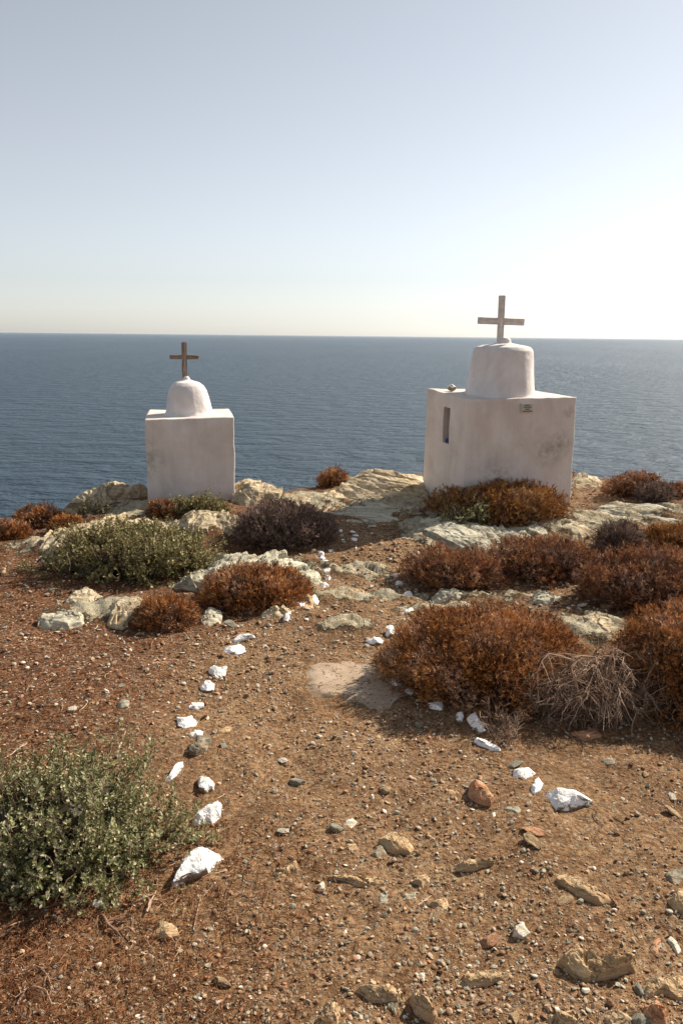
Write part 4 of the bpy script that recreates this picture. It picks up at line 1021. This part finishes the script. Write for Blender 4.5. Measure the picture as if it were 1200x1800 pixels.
cushion((238, 350, 1046, 1116), 0.7, 'rust', 115, 'small round orange-brown shrub on the soil left of the path', 1.0, 0.5, 1.1, 0.10, 0.6)
cushion((28, 122, 891, 930), 0.6, 'rust', 116, 'rust dome shrub nearest the sea at the far left', 1.1)
cushion((92, 147, 906, 940), 0.6, 'rust', 117, 'small rust shrub just right of the far left dome', 1.1)
cushion((-40, 56, 914, 957), 0.6, 'rust', 118, 'rust shrub cut by the left edge below the far left dome', 1.1)
cushion((261, 306, 879, 913), 0.7, 'rust', 119, 'tiny dark red shrub at the left front corner of the smaller shrine', 1.1)

GG = 'green leafy shrubs on the headland'
leafy((84, 388, 918, 1036), 0.6, 'saged', 201, 'wide grey-green shrub sprawling over pale rocks on the left', 4200, 0.017, 0.07, 11, 0.30, group=GG, lf=2.8)
leafy((284, 404, 870, 912), 0.35, 'saged', 202, 'low grey-green shrub at the foot of the smaller shrine', 900, 0.016, 0.07, 9, 0.22, group=GG)
leafy((-130, 348, 1330, 1606), 0.66, 'sage', 203, 'foreground green shrub with small sage leaves at the lower left', 3000, 0.0135, 0.065, 12, 0.42, group=GG, lf=3.2)
leafy((534, 566, 830, 862), 0.6, 'saged', 204, 'small green tuft beside the red-brown ball on the skyline', 160, 0.02, 0.06, 8, 0.2, group=GG)
leafy((778, 862, 880, 934), 0.35, 'sage', 205, 'pale green sprigs growing at the front of the rusty orange shrub by the larger shrine', 190, 0.020, 0.09, 9, 0.35, group=GG, kcore=0.25)
leafy((134, 204, 884, 914), 0.45, 'saged', 206, 'sparse yellow-green tuft on the rock left of the smaller shrine', 170, 0.018, 0.07, 7, 0.3, group=GG, kcore=0.2)

# dead uprooted shrub: pale bare twigs fanning out towards the camera
def dead_shrub(px, py, bbox, seed, label, nmain=150, name='dead_shrub'):
    x0, x1, y0, y1 = bbox
    rootp = hit(px, (y1 + y0) / 2 - 12); C0 = rootp.copy()
    root = empty(name, tuple(C0)); tag(root, label, 'shrub')
    rs = np.random.default_rng(seed); K = 9
    top = np.array([0, 0, 0.20])
    ends, starts = [], []
    for k in range(nmain):
        ex, ey = rs.uniform(x0, x1), None
        u = (ex - (x0 + x1) / 2) / ((x1 - x0) / 2); ey = y0 + (y1 - y0) * (0.55 + 0.45 * math.sqrt(max(0, 1 - u * u))) * rs.uniform(0.75, 1.0)
        e = hit(ex, ey) - C0; e[2] += rs.uniform(0.0, 0.10) + 0.02; ends.append(e)
        starts.append(np.array([0.05 + u * 0.10 + rs.normal(0, .045), rs.normal(0, .04), 0.10 + rs.uniform(-0.06, 0.05) - abs(u) * 0.03]))
    E, S_ = np.array(ends), np.array(starts)
    tt = np.linspace(0, 1, K)[None, :, None]
    P = S_[:, None] * (1 - tt) + E[:, None] * tt + np.array([0, 0, 0.05]) * np.sin(tt * math.pi) * rs.uniform(0.1, 1.2, (nmain, 1, 1)) + rs.normal(size=(nmain, 1, 3)) * 0.05 * np.sin(tt * math.pi)
    P = P + np.cumsum(rs.normal(size=P.shape) * 0.010, axis=1)
    parts = [tubes(P, np.linspace(1, .35, K)[None, :] * 0.0027 * rs.uniform(.6, 1.3, (nmain, 1)), 4, np.clip(rs.normal(0.6, .2, nmain), 0, 1))]
    # forks
    nf_ = nmain * 18; bi = rs.integers(0, nmain, nf_); bk = rs.integers(1, K - 1, nf_)
    s = P[bi, bk]; dv = nrm(P[bi, np.minimum(bk + 1, K - 1)] - s); dv = nrm(dv + rs.normal(size=dv.shape) * 0.62)
    ln_ = rs.uniform(0.04, 0.12, nf_); K2 = 5; t2 = np.linspace(0, 1, K2)[None, :, None]
    Q = s[:, None] + dv[:, None] * ln_[:, None, None] * t2 + np.cumsum(rs.normal(size=(nf_, K2, 3)) * 0.0035, axis=1)
    parts.append(tubes(Q, np.linspace(1, .4, K2)[None, :] * 0.0013 * np.ones((nf_, 1)), 3, np.clip(rs.normal(0.48, .25, nf_), 0, 1)))
    V, F, T = merge(parts); V = ground_clip(V, C0, 0.0)
    link('twigs', new_mesh('twigs', V, F, True, {'tone': T}), M['twig'], root)
    # gnarled root stock at the top
    nr_ = 14; K3 = 7; t3 = np.linspace(0, 1, K3)[None, :, None]
    s = np.array([0, 0, 0.12]) + rs.normal(size=(nr_, 3)) * 0.03
    e = s + rs.normal(size=(nr_, 3)) * np.array([0.15, 0.05, 0.03]) + np.array([0, 0, 0.05])
    P = s[:, None] * (1 - t3) + e[:, None] * t3 + np.cumsum(rs.normal(size=(nr_, K3, 3)) * 0.009, axis=1)
    V, F, T = tubes(P, np.linspace(1, .5, K3)[None, :] * 0.0085 * np.ones((nr_, 1)), 6, np.clip(rs.normal(0.35, .1, nr_), 0, 1))
    link('roots', new_mesh('roots', V, F, True, {'tone': T}), M['twig'], root)
    return root
dead_shrub(1045, 1170, (905, 1168, 1172, 1292), 301, 'pale dead shrub of bare tangled twigs between the two largest rust shrubs', 300)

def sprigs(bbox, seed, label, n=40, L=0.09, name='dry_sprigs'):
    x0, x1, y0, y1 = bbox; C0 = hit((x0 + x1) / 2, (y0 + y1) / 2 + 10)
    rs = np.random.default_rng(seed); K = 6; t = np.linspace(0, 1, K)[None, :, None]
    B = np.array([hit(rs.uniform(x0 + (x1 - x0) * .2, x1 - (x1 - x0) * .2), rs.uniform((y0 + y1) / 2, y1)) for _ in range(n)]) - C0
    D = nrm(rs.normal(size=(n, 3)) * 0.6 + np.array([0, -0.15, 0.9])); Ls = L * rs.uniform(.5, 1.3, n)
    P = B[:, None] + D[:, None] * Ls[:, None, None] * t + np.cumsum(rs.normal(size=(n, K, 3)) * L * 0.05, axis=1)
    parts = [tubes(P, np.linspace(1, .4, K)[None, :] * 0.0014 * np.ones((n, 1)), 3, np.clip(rs.normal(0.55, .2, n), 0, 1))]
    m_ = n * 6; bi = rs.integers(0, n, m_); bk = rs.integers(2, K, m_); s = P[bi, bk]; dv = nrm(D[bi] + rs.normal(size=(m_, 3)) * .7)
    Q = s[:, None] + dv[:, None] * (L * .35) * np.linspace(0, 1, 3)[None, :, None]
    parts.append(tubes(Q, np.full((m_, 3), 0.001), 3, np.clip(rs.normal(0.6, .2, m_), 0, 1)))
    V, F, T = merge(parts)
    o = link(name, new_mesh(name, V, F, True, {'tone': T}), M['twig'], None, tuple(C0)); return tag(o, label, 'plant')
sprigs((858, 918, 1236, 1302), 401, 'thin dry sprigs at the lower edge of the biggest rust shrub', 60)

# ------------------------------------------------------------------ loose branches
def branch(pts_px, rad, seed, label, lift=0.006, mt='twig', tone=0.9, forks=4):
    rs = np.random.default_rng(seed)
    P = np.array([hit(a, b_) for a, b_ in pts_px]); C0 = P[0].copy(); P = P - C0; P[:, 2] += rad + lift * rs.uniform(0.3, 1.5, len(P))
    t = np.linspace(0, len(P) - 1, 14); Q = np.stack([np.interp(t, np.arange(len(P)), P[:, k]) for k in range(3)], -1)
    Q = Q + np.cumsum(rs.normal(size=Q.shape) * rad * 0.35, axis=0) * np.array([1, 1, .15])
    parts = [tubes(Q[None], np.linspace(1, .45, 14)[None] * rad, 5, np.array([tone]))]
    for k in range(forks):
        i = rs.integers(2, 12); d = nrm(Q[min(i + 1, 13)] - Q[i] + rs.normal(size=3) * np.array([1, 1, .1]) * rad * 4)
        R2 = Q[i] + d * np.linspace(0, 1, 5)[:, None] * rad * 14 + np.cumsum(rs.normal(size=(5, 3)) * rad * .5, axis=0) * np.array([1, 1, .2])
        parts.append(tubes(R2[None], np.linspace(.7, .3, 5)[None] * rad, 4, np.array([tone])))
    V, F, T = merge(parts)
    o = link('dead_branch', new_mesh('dead_branch', V, F, True, {'tone': T}), M[mt], None, tuple(C0)); return tag(o, label, 'branch', 'bare branches lying in the dry litter')
branch([(182, 1615), (190, 1632), (205, 1638), (225, 1636), (238, 1645)], 0.0045, 1, 'curved brown branch in the litter left of the flat-topped ochre stone', tone=.45)
branch([(30, 1770), (45, 1742), (62, 1738), (80, 1742), (90, 1770)], 0.0028, 2, 'pale branch lying lowest in the litter at the lower left', tone=0.62)
branch([(35, 1720), (50, 1712), (70, 1705), (85, 1722), (95, 1742)], 0.0024, 3, 'bleached forked branch in the litter above the lowest pale one', tone=0.62)
branch([(0, 1342), (18, 1330), (48, 1308)], 0.0022, 4, 'straight thin straw twig at the left edge above the foreground green shrub', tone=1)
branch([(258, 1610), (265, 1590), (280, 1570)], 0.0035, 5, 'short tan branch beside the tip of the largest white shard', tone=.7)
branch([(340, 1640), (350, 1590), (375, 1560)], 0.0015, 6, 'thin straw stalk below the right end of the largest white shard', tone=.8)
branch([(735, 1595), (745, 1588), (760, 1578)], 0.0018, 7, 'small straw-coloured twig beside the wedge-shaped brown stone', tone=1, forks=1)
branch([(80, 1600), (110, 1590), (150, 1605), (165, 1620)], 0.0022, 8, 'thin twig in the shade below the foreground green shrub', tone=.6)
branch([(764, 884), (785, 876), (800, 868), (808, 860)], 0.007, 9, 'dark bent branch poking from the left end of the rusty shrub below the larger shrine', 0.06, tone=.05)

# ------------------------------------------------------------------ gravel, litter (uncountable)
def scatter(n, seed, ylo=1.0, yhi=8.9, pw=1.6, xk=0.55, xa=0.5):
    rs = np.random.default_rng(seed); u = rs.random(n); k = 1 - pw
    y = (ylo ** k + u * (yhi ** k - ylo ** k)) ** (1 / k); x = rs.uniform(-1, 1, n) * (xk * y + xa)
    ok = y < edge_y(x) - 0.15
    return x[ok], y[ok], rs

def terrain_z(x, y):
    P = np.stack([x, y, x * 0], -1)
    rgg = fbm(np.stack([x * 1.2 + y * 2.4, y * 0.6 - x * .5, x * 0 + 4], -1) * 3.0, 4)
    return H(x, y) + (0.016 * fbm(P * 5, 3) + 0.010 * fbm(P * 16 + 5, 3)) + 0.05 * sstep(5.6, 7.2, y) * np.maximum(rgg, 0)

def gravel(name, n, seed, s0, s1, pw, sub, clumpy=0.0):
    x, y, rs = scatter(n, seed, pw=pw)
    d = np.hypot(x - CONC[0][0], y - CONC[0][1]); lit = litter_field(x, y)
    dn = fbm(np.stack([x * 1.1, y * 1.1, x * 0 + 3], -1), 3)
    ok = ((d > CONC[1]) | (rs.random(len(x)) < 0.04)) & (rs.random(len(x)) < 0.42 + 1.3 * dn + 0.50 * sstep(-0.1, 0.7, x))
    ok &= rs.random(len(x)) > lit * 0.45
    x, y = x[ok], y[ok]; m_ = len(x)
    V0, F0 = ico(sub); nv = len(V0)
    sz = np.exp(rs.uniform(math.log(s0), math.log(s1), m_) - 0.35 * rs.random(m_)) * np.clip(y / 3.0, 0.75, 1.8)
    dims = np.stack([np.ones(m_), rs.uniform(.5, .95, m_), rs.uniform(.32, .75, m_)], -1) * sz[:, None] / 2
    # templates with random facets
    T = []
    for k in range(14):
        V = V0.copy(); r2 = np.random.default_rng(seed + k)
        for j in range(6):
            nn = r2.normal(size=3); nn /= np.linalg.norm(nn); V = V - nn * np.maximum(V @ nn - r2.uniform(.45, .85), 0)[:, None]
        V = V + r2.normal(size=V.shape) * 0.06; T.append(V)
    T = np.array(T)[rs.integers(0, 14, m_)] * dims[:, None, :]
    an = rs.uniform(0, 6.28, m_); ca, sa = np.cos(an)[:, None], np.sin(an)[:, None]
    tx, ty = rs.normal(0, .25, m_)[:, None], rs.normal(0, .25, m_)[:, None]
    Xr = T[:, :, 0] * ca - T[:, :, 1] * sa; Yr = T[:, :, 0] * sa + T[:, :, 1] * ca; Zr = T[:, :, 2] + Xr * tx + Yr * ty
    z = terrain_z(x, y) + dims[:, 2] * 0.6
    W_ = np.stack([Xr + x[:, None], Yr + y[:, None], Zr + z[:, None]], -1).reshape(-1, 3)
    F = (F0[None] + (np.arange(m_) * nv)[:, None, None]).reshape(-1, 3)
    tone = rs.beta(2.2, 2.6, m_) ; tone = np.where(rs.random(m_) < 0.05, 0.98, tone)
    o = link(name, new_mesh(name, W_, F, False, {'tone': np.repeat(tone, nv)}), M['gravel'])
    tag(o, kind='stuff'); return o
o = gravel('gravel', 100000, 501, 0.005, 0.012, 1.5, 1); tag(o, 'fine mixed gravel strewn over the brown soil', 'gravel')
o = gravel('small_stones', 34000, 502, 0.009, 0.030, 1.45, 2); tag(o, 'loose small angular stones scattered over the soil', 'stones')

# loose stones big enough to count
kinds = [('schist_brown', 'small unpainted tan stone lying loose on the bare soil', 48), ('stone_green', 'small grey slate chip lying loose on the bare soil', 24),
         ('stone_orange', 'small reddish stone lying loose on the bare soil', 16), ('stone_pale', 'small pale cream stone lying loose on the bare soil', 12), ('stone_dark', 'small dark stone lying loose on the bare soil', 8)]
rs = np.random.default_rng(77)
V0, F0 = ico(4)
for mk, lab, cnt in kinds:
    protos = []
    for k in range(5):
        V = V0.copy(); V = np.sign(V) * np.abs(V) ** 0.8
        for j in range(12):
            nn = rs.normal(size=3); nn /= np.linalg.norm(nn); V = V - nn * np.maximum(V @ nn - rs.uniform(.5, .9), 0)[:, None]
        V = V * np.array([1, rs.uniform(.45, .8), rs.uniform(.2, .42)]) * 0.5 + 0.03 * np.stack([fbm(V0 * 2.2 + k * 9 + c_ * 5, 4) for c_ in range(3)], -1)
        me = new_mesh('loose_stone', V, F0, False); me.materials.append(M[mk]); protos.append(me)
    for i in range(cnt):
        for _ in range(30):
            y = 1.15 + 4.2 * rs.random() ** 1.7; x = rs.uniform(-1, 1) * (0.42 * y + 0.12)
            if math.hypot(x - CONC[0][0], y - CONC[0][1]) > 0.4 and rs.random() > float(litter_field(x, y)) * .6: break
        sz = rs.uniform(0.03, 0.075) * (1 + 0.12 * (y - 1.5))
        o = bpy.data.objects.new('loose_stone', protos[i % 5]); COL.objects.link(o)
        o.location = (x, y, float(terrain_z(np.array([x]), np.array([y]))[0]) + sz * 0.05); o.scale = (sz, sz, sz)
        o.rotation_euler = (rs.normal(0, .2), rs.normal(0, .2), rs.uniform(0, 6.28))
        tag(o, lab, 'stone', 'loose unpainted stones on the soil')

# dry needles and straw
def litter(n, seed):
    x, y, rs = scatter(n * 4, seed, pw=1.5)
    lit = litter_field(x, y)
    pn = fbm(np.stack([x * 1.5, y * 1.5, x * 0 + 7], -1), 3)
    nearleft = sstep(2.7, 1.9, y) * sstep(0.1, -0.5, x)
    pr = np.clip(lit * 0.35 * (0.6 + pn) + nearleft * 0.8 + 0.02, 0, 1)
    ok = rs.random(len(x)) < pr; x, y = x[ok][:n], y[ok][:n]; m_ = len(x)
    K = 4; L = rs.uniform(0.015, 0.055, m_) * np.clip(y / 2.5, .8, 1.7); an = rs.uniform(0, 6.28, m_); cv = rs.normal(0, 1.1, m_)
    P = np.zeros((m_, K, 3)); P[:, 0, 0] = x; P[:, 0, 1] = y
    for k in range(1, K):
        a = an + cv * k / K; P[:, k, 0] = P[:, k - 1, 0] + np.cos(a) * L / (K - 1); P[:, k, 1] = P[:, k - 1, 1] + np.sin(a) * L / (K - 1)
    hgt = rs.uniform(0.001, 0.012, (m_, 1)) + rs.normal(0, 0.006, (m_, 1)) * np.linspace(-1, 1, K)[None]
    P[:, :, 2] = terrain_z(x, y)[:, None] + np.maximum(hgt, 0.0005)
    V, F, T = tubes(P, np.full((m_, K), 0.0008) * np.clip(y / 2.2, .8, 2)[:, None] * rs.uniform(.6, 1.5, (m_, 1)), 3, np.clip(rs.normal(0.5, .24, m_), 0, 1))
    o = link('dry_litter', new_mesh('dry_litter', V, F, False, {'tone': T}), M['straw']); return tag(o, 'rust brown dry needles and straw covering the soil', 'litter', kind='stuff')
litter(26000, 601)

# ------------------------------------------------------------------ sea air
V, F = box_arrays(-61000, 61000, -61000, 61000, -32, 3.2)
hz, nt, b = mat('haze_air'); nt.nodes.remove(b)
pv = node(nt, 'VolumePrincipled', None, Color=(0.80, 0.84, 0.90, 1), Density=2.2e-5, Anisotropy=0.3)
nt.links.new(pv.outputs[0], nt.nodes['Material Output'].inputs['Volume'])
o = link('haze', new_mesh('haze', V, F), hz); tag(o, 'thin pale haze lying over the sea', 'haze', kind='stuff')
